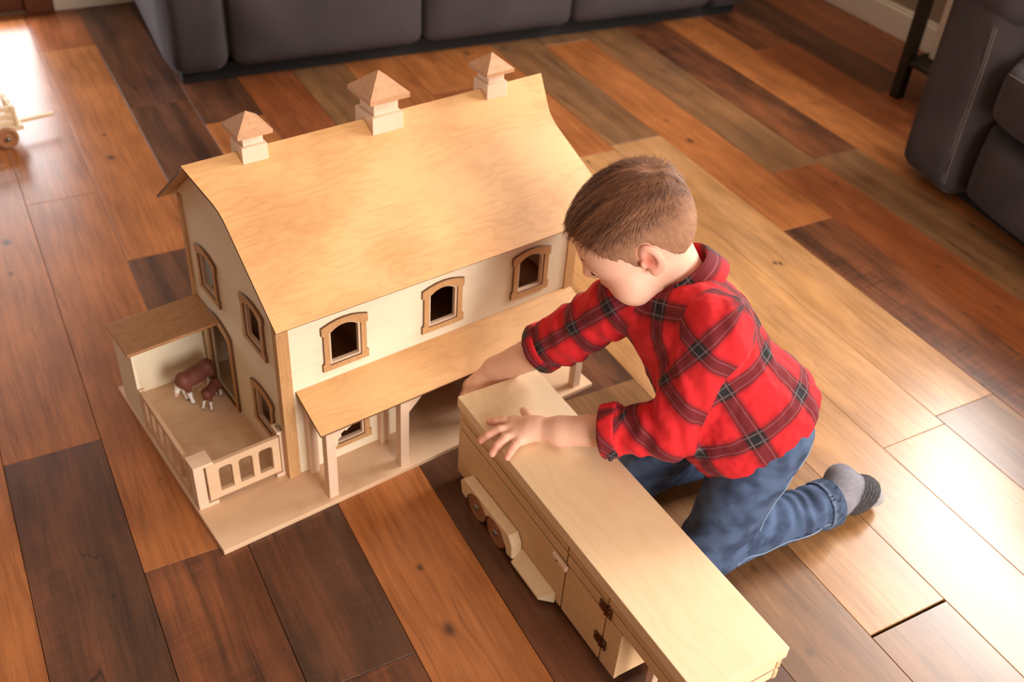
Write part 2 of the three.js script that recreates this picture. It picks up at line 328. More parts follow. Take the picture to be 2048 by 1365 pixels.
// one bent sheet on each slope, from the eave over the rounded bend to the ridge
function bentSheet(side, t) {
  const rows = [], add_ = (p, q) => rows.push([p, q]), L = (a, b, k) => a.map((v, i) => lerp(v, b[i], k));
  for (const k of [0, 0.3, 0.6, 0.88]) add_(L(E0, K0, k), L(E1, K1, k));
  for (let i = 1; i <= 5; i++) { const k = i / 6, A = L(E0, K0, 0.88), B = L(K0, R0, 0.24), A1 = L(E1, K1, 0.88), B1 = L(K1, R1, 0.24), bez = (p, c, q) => L(L(p, c, k), L(c, q, k), k); add_(bez(A, K0, B), bez(A1, K1, B1)); }
  for (const k of [0.24, 0.6, 1]) add_(L(K0, R0, k), L(K1, R1, k));
  const fix = (p) => (side ? back(p) : p), n = rows.length, nu = 8, P = [], N = [], U = [], groups = [[], []]; let s = 0;
  const arc = rows.map(([p], i) => (i ? (s += Math.hypot(p[1] - rows[i - 1][0][1], p[2] - rows[i - 1][0][2])) : 0));
  const nor = rows.map((_, i) => { const a = rows[Math.max(0, i - 1)][0], b = rows[Math.min(n - 1, i + 1)][0], d = [b[1] - a[1], b[2] - a[2]], l = Math.hypot(...d); return [0, -d[1] / l, d[0] / l]; });
  const vert = (i, j, under) => { const [p, q] = rows[i], k = j / nu, v = L(p, q, k), m = nor[i], w = under ? v.map((x, c) => x - m[c] * t) : v; return { p: fix(w), n: (side ? [m[0], m[1], -m[2]] : m).map((x) => (under ? -x : x)), u: [v[0], arc[i] + (side ? 0.5 : 0)] }; };
  const tri = (g, a, b, c, flat) => { const o = side ? [a, c, b] : [a, b, c]; let fn = null; if (flat) { const e = (x, y) => y.map((v, i) => v - x[i]), d1 = e(o[0].p, o[1].p), d2 = e(o[0].p, o[2].p), m = [d1[1] * d2[2] - d1[2] * d2[1], d1[2] * d2[0] - d1[0] * d2[2], d1[0] * d2[1] - d1[1] * d2[0]], l = Math.hypot(...m) || 1; fn = m.map((v) => v / l); } groups[g].push(...o.map((v) => ({ ...v, n: fn ?? v.n }))); };
  for (let i = 0; i < n - 1; i++) for (let j = 0; j < nu; j++) {
    const a = vert(i, j), b = vert(i, j + 1), c = vert(i + 1, j + 1), d = vert(i + 1, j); tri(0, a, b, c); tri(0, a, c, d);
    const e = vert(i, j, 1), f = vert(i, j + 1, 1), g = vert(i + 1, j + 1, 1), h = vert(i + 1, j, 1); tri(0, e, g, f); tri(0, e, h, g);
  }
  for (let i = 0; i < n - 1; i++) for (const j of [0, nu]) { const a = vert(i, j), d = vert(i + 1, j), e = vert(i, j, 1), h = vert(i + 1, j, 1); if (j) { tri(1, a, e, h, 1); tri(1, a, h, d, 1); } else { tri(1, a, h, e, 1); tri(1, a, d, h, 1); } }
  for (const i of [0, n - 1]) for (let j = 0; j < nu; j++) { const a = vert(i, j), b = vert(i, j + 1), e = vert(i, j, 1), f = vert(i, j + 1, 1); if (i) { tri(1, a, b, f, 1); tri(1, a, f, e, 1); } else { tri(1, a, f, b, 1); tri(1, a, e, f, 1); } }
  const g = new THREE.BufferGeometry(); let start = 0;
  for (const [k, list] of groups.entries()) { for (const v of list) { P.push(...v.p); N.push(...v.n); U.push(...v.u); } g.addGroup(start, list.length, k); start += list.length; }
  g.setAttribute('position', new THREE.BufferAttribute(new Float32Array(P), 3)); g.setAttribute('normal', new THREE.BufferAttribute(new Float32Array(N), 3)); g.setAttribute('uv', new THREE.BufferAttribute(new Float32Array(U), 2));
  return g;
}
for (const side of [0, 1]) part('roof_panel', bentSheet(side, 0.005), [WM.roof, WM.edge], barn);
// porch
part('porch_roof', sheet([0.193, 0.169, -0.0055], [0.79, 0.169, -0.0055], [0.79, 0.2045, FV], [0.193, 0.2045, FV], 0.005), [WM.roof, WM.edge], barn);
for (const c of [0.2120, 0.3578, 0.6180, 0.7640]) {
  part('porch_post', board([c - 0.0088, BT, -0.0255], [c + 0.0088, 0.1655, -0.0083], 'y'), WM.pale, barn);
  part('wall_post', board([c - 0.0088, BT, FV], [c + 0.0088, 0.193, FV + 0.014], 'y'), WM.pale, barn);
  part('porch_beam', board([c - 0.006, 0.148, FV + 0.014], [c + 0.006, 0.1655, -0.0255], 'z'), WM.pale, barn);
}
function bracket(u, s, w, hgt, curved) {                              // brace in the plane of the posts, on side s of the post edge u
  const o = curved ? [[0, -hgt], [0.006, -hgt], [0.008, -hgt * 0.62], [0.014, -hgt * 0.58], [0.013, -hgt * 0.4], [0.020, -hgt * 0.28], [0.024, -hgt * 0.35], [0.028, -0.010], [w - 0.004, -0.007], [w, 0], [0, 0]] : [[0, -hgt], [w, -0.002], [w, 0], [0, 0]];
  const pts = o.map(([x, y]) => [x * s + u, y + 0.165]); if (s < 0) pts.reverse();
  part('brace', panel(pts, [], 0.008, M4().makeTranslation(0, 0, -0.021), 'x', 0.0006), WM.pale, barn);
}
bracket(0.2208, 1, 0.038, 0.040, true); bracket(0.3666, 1, 0.034, 0.036, false); bracket(0.6092, -1, 0.034, 0.036, false); bracket(0.7552, -1, 0.038, 0.040, true);
// lean-to at the pen
part('shed_roof', board([-0.174, -0.003, -0.452], [-0.0003, 0.003, -0.348], 'x', 0.0008).applyMatrix4(M4().makeRotationZ(0.035)).translate(GU - 0.0003, 0.1935, 0), WM.varnished, barn);
part('shed_wall', board([0.003, BT, -0.457], [0.0085, 0.1845, -0.355], 'y', 0.0008), WM.wall, barn);
part('shed_wall', board([0.0085, BT, -0.457], [GU - 0.001, 0.1845, -0.4505], 'x', 0.0008), WM.wall, barn);
// pen fences
const slot = (x0, x1, y0, y1) => { const r = 0.006, o = [[x0, y0], [x1, y0]]; for (let i = 0; i <= 4; i++) { const t = i / 4 * Math.PI / 2; o.push([x1 - r + r * Math.cos(t), y1 - r + r * Math.sin(t)]); } for (let i = 0; i <= 4; i++) { const t = Math.PI / 2 + i / 4 * Math.PI / 2; o.push([x0 + r + r * Math.cos(t), y1 - r + r * Math.sin(t)]); } return o; };
part('pen_fence', panel(rect(0.0255, 0.020, 0.1600, 0.1025), [[0.047, 0.071], [0.0835, 0.1085], [0.1205, 0.146]].map(([a, b]) => slot(a, b, 0.034, 0.0885)), 0.009, M4().makeTranslation(0, 0, -0.1155)), WM.base, barn);
{
  const n = 6, L = 0.218, holes = []; for (let i = 0; i < n; i++) holes.push(slot(0.014 + i * (L - 0.018) / n, 0.014 + i * (L - 0.018) / n + 0.024, 0.034, 0.0885));
  part('pen_fence', panel(rect(0, 0.020, L, 0.1025), holes, 0.008, basis([0, 0, -1], [0, 1, 0], [1, 0, 0], [0.004, 0, -0.1365]), 'x'), WM.base, barn);
}
part('pen_post', [board([0.0035, BT, -0.1300], [0.0215, 0.104, -0.1055], 'y'), board([0.0035, 0.1035, -0.1400], [0.0395, 0.110, -0.1050], 'x'), board([0.0035, BT, -0.1365], [0.0395, 0.0175, -0.1045], 'x')], WM.pale, barn);
part('pen_post', [board([0.1610, BT, -0.1260], [0.1668, 0.116, -0.1050], 'y'), board([0.1490, BT, -0.1260], [0.1668, 0.0175, -0.1035], 'x'), board([0.157, 0.110, -0.130], [0.1668, 0.116, -0.1045], 'x')], WM.pale, barn);
part('pen_post', [board([0.0035, BT, -0.3555], [0.0135, 0.104, -0.3475], 'y')], WM.pale, barn);
// cupolas
function cupola(u, s) {
  const w = 0.044 * s, w2 = 0.035 * s, h0 = 0.582 + (s - 1) * -0.006, h1 = h0 + 0.019 * (0.6 + 0.4 * s) + (s > 1 ? 0.006 : 0), half = w / 2, q = -0.278;
  // lower block straddles the ridge: notched underneath
  const o = [[-half, 0.5675 - half * 0.643 + 0.0006], [0, 0.5681], [half, 0.5675 - half * 0.643 + 0.0006], [half, h0], [-half, h0]];
  const c = part('cupola', panel(o, [], w, basis([0, 0, 1], [0, 1, 0], [-1, 0, 0], [u + half, 0, q]), 'y', 0.0007), WM.pale, barn);
  part('lantern', board([u - w2 / 2, h0, q - w2 / 2], [u + w2 / 2, h1, q + w2 / 2], 'y'), WM.pale, c);
  const cw = 0.060 * (s > 1 ? 1.28 : 1), g = new THREE.BufferGeometry(), k = cw / 2, y0 = h1, y1 = h1 + 0.0065 * s, y2 = y1 + 0.0255 * (s > 1 ? 1.3 : 1), P = [[-k, -k], [k, -k], [k, k], [-k, k]], v = [];
  for (let i = 0; i < 4; i++) { const a = P[i], b = P[(i + 1) % 4]; v.push(a[0], y0, a[1], a[0], y1, a[1], b[0], y1, b[1], a[0], y0, a[1], b[0], y1, b[1], b[0], y0, b[1], a[0], y1, a[1], 0, y2, 0, b[0], y1, b[1]); }
  v.push(P[0][0], y0, P[0][1], P[1][0], y0, P[1][1], P[2][0], y0, P[2][1], P[0][0], y0, P[0][1], P[2][0], y0, P[2][1], P[3][0], y0, P[3][1]);
  g.setAttribute('position', new THREE.BufferAttribute(new Float32Array(v), 3)); g.computeVertexNormals();
  part('cupola_roof', boxUV(g.translate(u, 0, q), 'x', [rnd(), rnd()]), WM.cap, c);
}
cupola(0.2345, 1); cupola(0.4745, 1.36); cupola(0.7085, 1);

// ---------------------------------------------------------------- the toy trailer: local x across, z forwards (towards the camera), turned a little
reseed(9);
const truck = thing('toy_trailer', 'long pale wooden toy livestock trailer with slatted sides, under the boy\'s hand', 'toy trailer', [0.423, 0, 0.058], -0.096);
const TW = 0.160, BL = 0.497, GL = 0.660;
part('trailer_roof', board([0, 0.175, 0], [TW, 0.197, GL], 'z', 0.0012), WM.maple, truck);
// boards of a side: [h0, h1, inset], with the dark gaps between them
const SL = [[0.1530, 0.1692, 0.0045], [0.1290, 0.1472, 0.0045], [0.0950, 0.1232, 0.0045], [0.0585, 0.0942, 0.0045], [0.0170, 0.0575, 0.0045]];
for (const s of [0, 1]) for (const [i, [h0, h1, ins]] of SL.entries()) {
  const x = s ? [TW - ins - 0.008, TW - ins] : [ins, ins + 0.008];
  const spans = i < 2 ? [[0.0015, 0.3465], [0.3500, 0.4545], [0.4575, GL - 0.0015]] : [[0.0015, 0.3465], [0.3500, 0.4545], [0.4575, BL]];
  for (const [a, b] of spans) part('side_slat', board([x[0], h0, a], [x[1], h1, b], 'z', 0.0014), WM.slat, truck);
}
for (const [h0, h1] of SL.slice(0, 2)) part('end_slat', board([0.0125, h0, GL - 0.011], [TW - 0.0125, h1, GL - 0.003], 'x', 0.0014), WM.maple, truck);
for (const [h0, h1] of SL) part('end_slat', board([0.0125, h0, 0.003], [TW - 0.0125, h1, 0.011], 'x', 0.0014), WM.slat, truck);
part('front_board', board([0.0125, 0.017, BL - 0.010], [TW - 0.0125, 0.127, BL - 0.001], 'x', 0.001), WM.slat, truck);
part('upper_deck', board([0.0125, 0.120, BL - 0.001], [TW - 0.0125, 0.1265, GL - 0.012], 'z', 0.001), WM.slat, truck);
part('trailer_floor', board([0.0125, 0.030, 0.012], [TW - 0.0125, 0.037, BL - 0.011], 'z', 0.001), WM.slat, truck);
for (const z of [0.12, 0.335, 0.475]) for (const s of [0, 1]) part('upright', board([s ? TW - 0.0165 : 0.0118, 0.037, z - 0.008], [s ? TW - 0.0118 : 0.0165, 0.175, z + 0.008], 'y', 0.0008), WM.slat, truck);
// mudguards and wheels
for (const s of [0, 1]) {
  const X = (x) => (s ? TW - x : x), out = -0.0165;
  const prof = [[0.056, 0.020], [0.050, 0.046], [0.062, 0.060], [0.214, 0.0655], [0.2265, 0.050], [0.229, 0.022], [0.213, 0.017], [0.206, 0.032], [0.190, 0.051], [0.170, 0.055], [0.152, 0.050], [0.140, 0.040], [0.128, 0.050], [0.108, 0.055], [0.090, 0.048], [0.076, 0.034], [0.070, 0.018]];
  const m = s ? basis([0, 0, 1], [0, 1, 0], [-1, 0, 0], [TW - out, 0, 0]) : basis([0, 0, 1], [0, 1, 0], [-1, 0, 0], [0.0035, 0, 0]);
  part('mudguard', panel(prof, [], 0.020, m, 'x', 0.0012), WM.maple, truck);
  const run = [[0.004, 0.036], [-0.0165, 0.0155], [-0.0165, 0.0115], [0.004, 0.0115]];
  const rb = panel(s ? run.map(([x, y]) => [TW - x, y]).reverse() : run, [], 0.105, M4().makeTranslation(0, 0, 0.228), 'x', 0.001);
  { const p = rb.attributes.position; for (let i = 0; i < p.count; i++) if (p.getZ(i) > 0.3) p.setZ(i, p.getZ(i) - (X(0.004) - p.getX(i)) * (s ? -1 : 1) * 0.9); rb.computeVertexNormals(); }
  part('running_board', rb, WM.maple, truck);
  for (const z of [0.106, 0.172]) {
    const w = new THREE.LatheGeometry([[0.0006, -0.007], [0.022, -0.007], [0.027, -0.0055], [0.0295, -0.002], [0.0295, 0.004], [0.0275, 0.0068], [0.0235, 0.0072], [0.0225, 0.0052], [0.010, 0.0052], [0.009, 0.0066], [0.0006, 0.0066]].map((p) => new THREE.Vector2(...p)), 28).rotateZ(s ? -Math.PI / 2 : Math.PI / 2);
    const wheel = part('wheel', boxUV(w, 'y').translate(X(-0.0085), 0.0295, z), WM.wheel, truck);
    part('axle_cap', new THREE.SphereGeometry(0.0062, 14, 8).scale(0.55, 1, 1).translate(X(-0.0158), 0.0295, z), steel, wheel);
  }
}
// turn-button latch, hinges
part('latch', board([-0.0035, 0.1175, 0.318], [0.0035, 0.1275, 0.356], 'z', 0.0015), WM.pale, truck);
part('latch_screw', new THREE.SphereGeometry(0.0022, 10, 6).scale(0.6, 1, 1).translate(-0.0035, 0.1222, 0.333), brass, truck);
for (const h of [0.140, 0.0635]) {
  const hinge = part('hinge', [board([0.0012, h - 0.009, 0.4400], [0.0036, h + 0.009, 0.4530], 'y', 0.0004), board([0.0012, h - 0.010, 0.4590], [0.0036, h + 0.010, 0.4690], 'y', 0.0004), boxUV(new THREE.CylinderGeometry(0.0024, 0.0024, 0.021, 10).translate(0.0020, h, 0.4560))], brass, truck);
  for (const z of [0.4435, 0.4655]) for (const d of [-0.006, 0.006]) part('screw', new THREE.SphereGeometry(0.0015, 8, 5).scale(0.6, 1, 1).translate(0.001, h + d, z), steel, hinge);
}
{ // kingpin block and landing wheel under the upper deck
  part('hitch_block', board([0.055, 0.098, 0.575], [0.105, 0.120, 0.625], 'x', 0.003), WM.slat, truck);
  part('landing_leg', board([0.020, 0.028, 0.545], [0.032, 0.120, 0.559], 'y', 0.002), WM.pale, truck);
  part('landing_leg', board([0.128, 0.028, 0.545], [0.140, 0.120, 0.559], 'y', 0.002), WM.pale, truck);
  for (const x of [0.026, 0.134]) part('landing_wheel', boxUV(new THREE.CylinderGeometry(0.0145, 0.0145, 0.010, 22).rotateZ(Math.PI / 2).translate(x, 0.0145, 0.552)), WM.pale, truck);
}
// ---------------------------------------------------------------- smooth bodies: distance fields meshed by surface nets
const len3 = (x, y, z) => Math.sqrt(x * x + y * y + z * z);
const sub = (a, b) => [a[0] - b[0], a[1] - b[1], a[2] - b[2]], add = (a, b, s = 1) => [a[0] + b[0] * s, a[1] + b[1] * s, a[2] + b[2] * s];
const dot = (a, b) => a[0] * b[0] + a[1] * b[1] + a[2] * b[2], cross = (a, b) => [a[1] * b[2] - a[2] * b[1], a[2] * b[0] - a[0] * b[2], a[0] * b[1] - a[1] * b[0]];
const norm = (a) => { const l = len3(...a) || 1; return [a[0] / l, a[1] / l, a[2] / l]; }, mid = (a, b, t) => [lerp(a[0], b[0], t), lerp(a[1], b[1], t), lerp(a[2], b[2], t)];
const smin = (a, b, k) => { const h = Math.max(k - Math.abs(a - b), 0) / k; return Math.min(a, b) - h * h * k * 0.25; };
const smax = (a, b, k) => -smin(-a, -b, k);
function capsule(a, b, ra, rb) {                                    // tapered
  const [ax, ay, az] = a, d = sub(b, a), l2 = dot(d, d) || 1e-9;
  return (x, y, z) => { const t = clamp(((x - ax) * d[0] + (y - ay) * d[1] + (z - az) * d[2]) / l2); return len3(x - ax - d[0] * t, y - ay - d[1] * t, z - az - d[2] * t) - (ra + (rb - ra) * t); };
}
function ellipsoid(c, r, X = [1, 0, 0], Y = [0, 1, 0], Z = [0, 0, 1]) {
  return (x, y, z) => {
    const p = [x - c[0], y - c[1], z - c[2]], a = dot(p, X) / r[0], b = dot(p, Y) / r[1], e = dot(p, Z) / r[2], k0 = len3(a, b, e), k1 = len3(a / r[0], b / r[1], e / r[2]);
    return k1 < 1e-9 ? -Math.min(...r) : k0 * (k0 - 1) / k1;
  };
}
function meshField(f, lo, hi, h) {
  const nx = Math.ceil((hi[0] - lo[0]) / h) + 1, ny = Math.ceil((hi[1] - lo[1]) / h) + 1, nz = Math.ceil((hi[2] - lo[2]) / h) + 1;
  const F = new Float32Array(nx * ny * nz), id = new Int32Array(nx * ny * nz).fill(-1), at = (i, j, k) => (k * ny + j) * nx + i;
  for (let k = 0; k < nz; k++) for (let j = 0; j < ny; j++) for (let i = 0; i < nx; i++) F[at(i, j, k)] = f(lo[0] + i * h, lo[1] + j * h, lo[2] + k * h);
  const pos = [], idx = [], C8 = [0, 1, 2, 3, 4, 5, 6, 7].map((c) => [c & 1, (c >> 1) & 1, c >> 2]);
  for (let k = 0; k < nz - 1; k++) for (let j = 0; j < ny - 1; j++) for (let i = 0; i < nx - 1; i++) {
    const v = C8.map(([a, b, c]) => F[at(i + a, j + b, k + c)]); let neg = 0; for (const q of v) if (q < 0) neg++;
    if (neg === 0 || neg === 8) continue;
    let sx = 0, sy = 0, sz = 0, n = 0;
    for (let a = 0; a < 8; a++) for (const bit of [1, 2, 4]) { const b = a | bit; if (b === a || (v[a] < 0) === (v[b] < 0)) continue; const t = v[a] / (v[a] - v[b]); sx += C8[a][0] + (C8[b][0] - C8[a][0]) * t; sy += C8[a][1] + (C8[b][1] - C8[a][1]) * t; sz += C8[a][2] + (C8[b][2] - C8[a][2]) * t; n++; }
    id[at(i, j, k)] = pos.length / 3; pos.push(lo[0] + (i + sx / n) * h, lo[1] + (j + sy / n) * h, lo[2] + (k + sz / n) * h);
  }
  const quad = (a, b, c, d, flip) => { if (a < 0 || b < 0 || c < 0 || d < 0) return; flip ? idx.push(a, c, b, a, d, c) : idx.push(a, b, c, a, c, d); };
  for (let k = 1; k < nz - 1; k++) for (let j = 1; j < ny - 1; j++) for (let i = 1; i < nx - 1; i++) {
    const s = F[at(i, j, k)] < 0;
    if (s !== F[at(i + 1, j, k)] < 0) quad(id[at(i, j - 1, k - 1)], id[at(i, j, k - 1)], id[at(i, j, k)], id[at(i, j - 1, k)], !s);
    if (s !== F[at(i, j + 1, k)] < 0) quad(id[at(i - 1, j, k - 1)], id[at(i - 1, j, k)], id[at(i, j, k)], id[at(i, j, k - 1)], !s);
    if (s !== F[at(i, j, k + 1)] < 0) quad(id[at(i - 1, j - 1, k)], id[at(i, j - 1, k)], id[at(i, j, k)], id[at(i - 1, j, k)], !s);
  }
  const P = new Float32Array(pos), N = new Float32Array(pos.length), e = h * 0.5;
  for (let i = 0; i < P.length; i += 3) {
    const [x, y, z] = [P[i], P[i + 1], P[i + 2]], n = norm([f(x + e, y, z) - f(x - e, y, z), f(x, y + e, z) - f(x, y - e, z), f(x, y, z + e) - f(x, y, z - e)]);
    N[i] = n[0]; N[i + 1] = n[1]; N[i + 2] = n[2];
  }
  const g = new THREE.BufferGeometry();
  g.setAttribute('position', new THREE.BufferAttribute(P, 3)); g.setAttribute('normal', new THREE.BufferAttribute(N, 3)); g.setIndex(idx);
  return g;
}
function paint(g, fn) {                                              // vertex colours from sRGB 0..255
  const p = g.attributes.position, c = new Float32Array(p.count * 3), q = new THREE.Color();
  for (let i = 0; i < p.count; i++) { const [r, gg, b] = fn(p.getX(i), p.getY(i), p.getZ(i)); q.setRGB(clamp(r / 255), clamp(gg / 255), clamp(b / 255), S3); c[i * 3] = q.r; c[i * 3 + 1] = q.g; c[i * 3 + 2] = q.b; }
  g.setAttribute('color', new THREE.BufferAttribute(c, 3)); return g;
}
function joinColoured(list) {
  return mergeGeometries(list.map((g) => { const q = g.index ? g.toNonIndexed() : g; q.deleteAttribute('uv'); return q; }));
}

// ---------------------------------------------------------------- the boy, kneeling
const J = {                                                           // joints, metres
  pelvis: [0.738, 0.270, 0.410], hipL: [0.735, 0.268, 0.468], hipR: [0.730, 0.268, 0.352], kneeL: [0.662, 0.056, 0.466], kneeR: [0.680, 0.056, 0.268],
  ankL: [0.930, 0.050, 0.513], ankR: [0.972, 0.045, 0.335], toeL: [1.022, 0.026, 0.536], toeR: [1.045, 0.028, 0.347], heelL: [0.952, 0.078, 0.499], heelR: [0.990, 0.078, 0.330],
  chest: [0.676, 0.415, 0.318], neck: [0.690, 0.475, 0.280], shL: [0.654, 0.468, 0.386], shR: [0.632, 0.430, 0.222],
  elL: [0.608, 0.282, 0.380], elR: [0.590, 0.312, 0.135], wrL: [0.496, 0.2275, 0.245], wrR: [0.524, 0.192, 0.031],
};
const boy = thing('person', 'small boy in red plaid shirt and jeans kneeling beside the toy trailer', 'person');
const skinMat = new THREE.MeshPhysicalMaterial({ vertexColors: true, roughness: 0.55, sheen: 0.25, sheenRoughness: 0.5, sheenColor: new THREE.Color(1, 0.75, 0.65) });
// head frame: X to the boy's left, Y to the crown, Z to the nose
const HF = norm([-0.670, -0.595, -0.427]), HU = norm(sub([0, 1, 0], HF.map((v) => v * HF[1]))), HL = cross(HU, HF), HC = [0.6177, 0.5690, 0.2186], HS = 1.0;
const hd = (x_, y_, z_) => { const [x, y, z] = [x_ * HS, y_ * HS, z_ * HS]; return [HC[0] + HL[0] * x + HU[0] * y + HF[0] * z, HC[1] + HL[1] * x + HU[1] * y + HF[1] * z, HC[2] + HL[2] * x + HU[2] * y + HF[2] * z]; };
const toHead = (x, y, z) => { const p = [x - HC[0], y - HC[1], z - HC[2]]; return [dot(p, HL) / HS, dot(p, HU) / HS, dot(p, HF) / HS]; };
const cranium = ellipsoid([0, 0.006, -0.006], [0.0700, 0.078, 0.0890]);
const headParts = [
  [ellipsoid([0, -0.012, 0.040], [0.061, 0.062, 0.050]), 0.03],       // brow and upper face
  [ellipsoid([0, -0.078, 0.029], [0.055, 0.055, 0.050]), 0.03],       // jaw
  [ellipsoid([0, -0.104, 0.052], [0.022, 0.018, 0.020]), 0.025],      // chin
  [ellipsoid([0.038, -0.066, 0.046], [0.032, 0.036, 0.031]), 0.02], [ellipsoid([-0.038, -0.066, 0.046], [0.032, 0.036, 0.031]), 0.02], // cheeks
  [capsule([0, -0.010, 0.083], [0, -0.034, 0.097], 0.007, 0.0095), 0.014],                          // nose
  [ellipsoid([0.009, -0.038, 0.090], [0.007, 0.006, 0.007]), 0.006], [ellipsoid([-0.009, -0.038, 0.090], [0.007, 0.006, 0.007]), 0.006],
  [ellipsoid([0, -0.060, 0.084], [0.017, 0.0055, 0.008]), 0.006], [ellipsoid([0, -0.068, 0.083], [0.015, 0.006, 0.008]), 0.006],        // lips
];
const sockets = [1, -1].map((s) => ellipsoid([s * 0.029, -0.014, 0.094], [0.015, 0.009, 0.012]));
const mouthLine = ellipsoid([0, -0.0642, 0.094], [0.016, 0.0012, 0.006]);
const lids = [1, -1].map((s) => ellipsoid([s * 0.029, -0.0145, 0.0765], [0.0125, 0.0105, 0.0105]));
const earF = [1, -1].map((s) => {
  const outer = ellipsoid([s * 0.0745, -0.020, -0.008], [0.0075, 0.0285, 0.0175], norm([1, 0, s * 0.35]), [0, 1, 0], norm([-s * 0.35, 0, 1]));
  const bowl = ellipsoid([s * 0.0830, -0.017, -0.0035], [0.0075, 0.0165, 0.0095]), lobe = ellipsoid([s * 0.0715, -0.044, -0.001], [0.006, 0.0085, 0.008]);
  const tragus = ellipsoid([s * 0.0745, -0.022, 0.0085], [0.005, 0.007, 0.004]);
  return (x, y, z) => smin(smin(smax(outer(x, y, z), -bowl(x, y, z), 0.004), lobe(x, y, z), 0.006), tragus(x, y, z), 0.003);
});
function headField(x, y, z) {                                         // in the head frame
  let d = cranium(x, y, z);
  for (const [f, k] of headParts) d = smin(d, f(x, y, z), k);
  for (const f of sockets) d = smax(d, -f(x, y, z), 0.012);
  for (const f of lids) d = smin(d, f(x, y, z), 0.004);
  d = smax(d, -mouthLine(x, y, z), 0.003);
  for (const f of earF) d = smin(d, f(x, y, z), 0.005);
  return d;
}
const neckA = hd(0, -0.045, -0.022), neckB = add(J.neck, [-0.004, -0.012, 0.004]), neckF = capsule(neckA, neckB, 0.040, 0.043);
const headWorld = (x, y, z) => { const p = toHead(x, y, z); return smin(headField(...p) * HS, neckF(x, y, z), 0.022); };
const skinTone = (x, y, z) => {
  let c = [232, 184, 160]; const p = toHead(x, y, z);
  if (len3(...p) < 0.16) {
    const ch = Math.exp(-(((Math.abs(p[0]) - 0.043) / 0.02) ** 2 + ((p[1] + 0.048) / 0.02) ** 2 + ((p[2] - 0.06) / 0.022) ** 2));
    const ear = Math.abs(p[0]) > 0.069 && p[2] < 0.016 && p[1] < 0.02 ? 0.75 : 0, lip = Math.exp(-((p[0] / 0.016) ** 2 + ((p[1] + 0.064) / 0.007) ** 2 + ((p[2] - 0.088) / 0.008) ** 2)), nose = Math.exp(-(p[0] ** 2 + (p[1] + 0.036) ** 2 + (p[2] - 0.1) ** 2) / 0.0003);
    const bowl = Math.exp(-(((Math.abs(p[0]) - 0.076) / 0.006) ** 2 + ((p[1] + 0.020) / 0.011) ** 2 + ((p[2] + 0.003) / 0.008) ** 2));
    c = mix(c, [226, 140, 122], clamp(ch * 0.5 + ear * 0.55 + lip * 0.8 + nose * 0.4)); c = mix(c, [170, 70, 52], bowl * 0.9);
  }
  const n = 0.5 + fbm(x / 0.02, y / 0.02, z / 0.02, 3); return mix(c, [224, 164, 140], clamp(n - 0.35) * 0.5);
};
// hands: chains of joints, thick at the knuckle, each finger apart from the next
function handField(wr, el, palm, fingers, thumb) {
  const fs = [];
  fs.push([capsule(mid(wr, el, 0.75), mid(wr, el, 0.02), 0.0295, 0.0240), 0.012]);
  fs.push([capsule(wr, palm.c, 0.0200, 0.0180), 0.016]);
  for (const f of fingers) fs.push([capsule(palm.root, f[0], 0.0140, 0.0110), 0.012]);
  return [fs, [...fingers, thumb].map((f) => { const r0 = f.r ?? 0.0086; const seg = []; for (let i = 0; i < f.length - 1; i++) seg.push(capsule(f[i], f[i + 1], r0 * (1 - 0.09 * i), r0 * (1 - 0.09 * (i + 1)))); return seg; })];
}
function handSDF([base, chains]) {
  return (x, y, z) => { let d = 1; for (const [f, k] of base) d = smin(d, f(x, y, z), k); for (const ch of chains) { let e = 1; for (const s of ch) e = smin(e, s(x, y, z), 0.003); d = smin(d, e, 0.006); } return d; };
}
const T = 0.197;                                                      // the trailer's roof
const handL = handSDF(handField(J.wrL, J.elL, { c: [0.466, T + 0.0240, 0.208], root: [0.474, T + 0.0232, 0.213] }, [
  [[0.4560, T + 0.0165, 0.1760], [0.4440, T + 0.0160, 0.1640], [0.4330, T + 0.0120, 0.1540], [0.4270, T + 0.0090, 0.1475]],
  [[0.4470, T + 0.0170, 0.1870], [0.4240, T + 0.0175, 0.1790], [0.4050, T + 0.0100, 0.1730], [0.3950, T + 0.0000, 0.1690]],
  [[0.4440, T + 0.0160, 0.2000], [0.4210, T + 0.0165, 0.1985], [0.4040, T + 0.0090, 0.2000], [0.3935, T - 0.0015, 0.2020]],
  Object.assign([[0.4450, T + 0.0135, 0.2120], [0.4270, T + 0.0140, 0.2180], [0.4130, T + 0.0110, 0.2245], [0.4025, T + 0.0080, 0.2300]], { r: 0.0077 }),
], Object.assign([[0.4860, T + 0.0140, 0.1940], [0.4860, T + 0.0120, 0.1790], [0.4890, T + 0.0110, 0.1650], [0.4900, T + 0.0100, 0.1560]], { r: 0.0088 })));
const handR = handSDF(handField(J.wrR, J.elR, { c: [0.5040, 0.1720, 0.0210], root: [0.5140, 0.1760, 0.0260] }, [
  [[0.4840, 0.1700, 0.0310], [0.4700, 0.1620, 0.0390], [0.4620, 0.1480, 0.0430], [0.4600, 0.1380, 0.0450]],
  [[0.4790, 0.1650, 0.0210], [0.4620, 0.1540, 0.0270], [0.4560, 0.1380, 0.0320], [0.4550, 0.1260, 0.0350]],
  [[0.4820, 0.1590, 0.0120], [0.4660, 0.1450, 0.0160], [0.4610, 0.1300, 0.0210], [0.4605, 0.1200, 0.0250]],
  Object.assign([[0.4870, 0.1540, 0.0050], [0.4740, 0.1410, 0.0080], [0.4695, 0.1290, 0.0130], [0.4690, 0.1210, 0.0170]], { r: 0.0068 }),
], Object.assign([[0.5140, 0.1640, 0.0350], [0.5040, 0.1540, 0.0450], [0.4940, 0.1460, 0.0490], [0.4880, 0.1420, 0.0490]], { r: 0.0086 })));
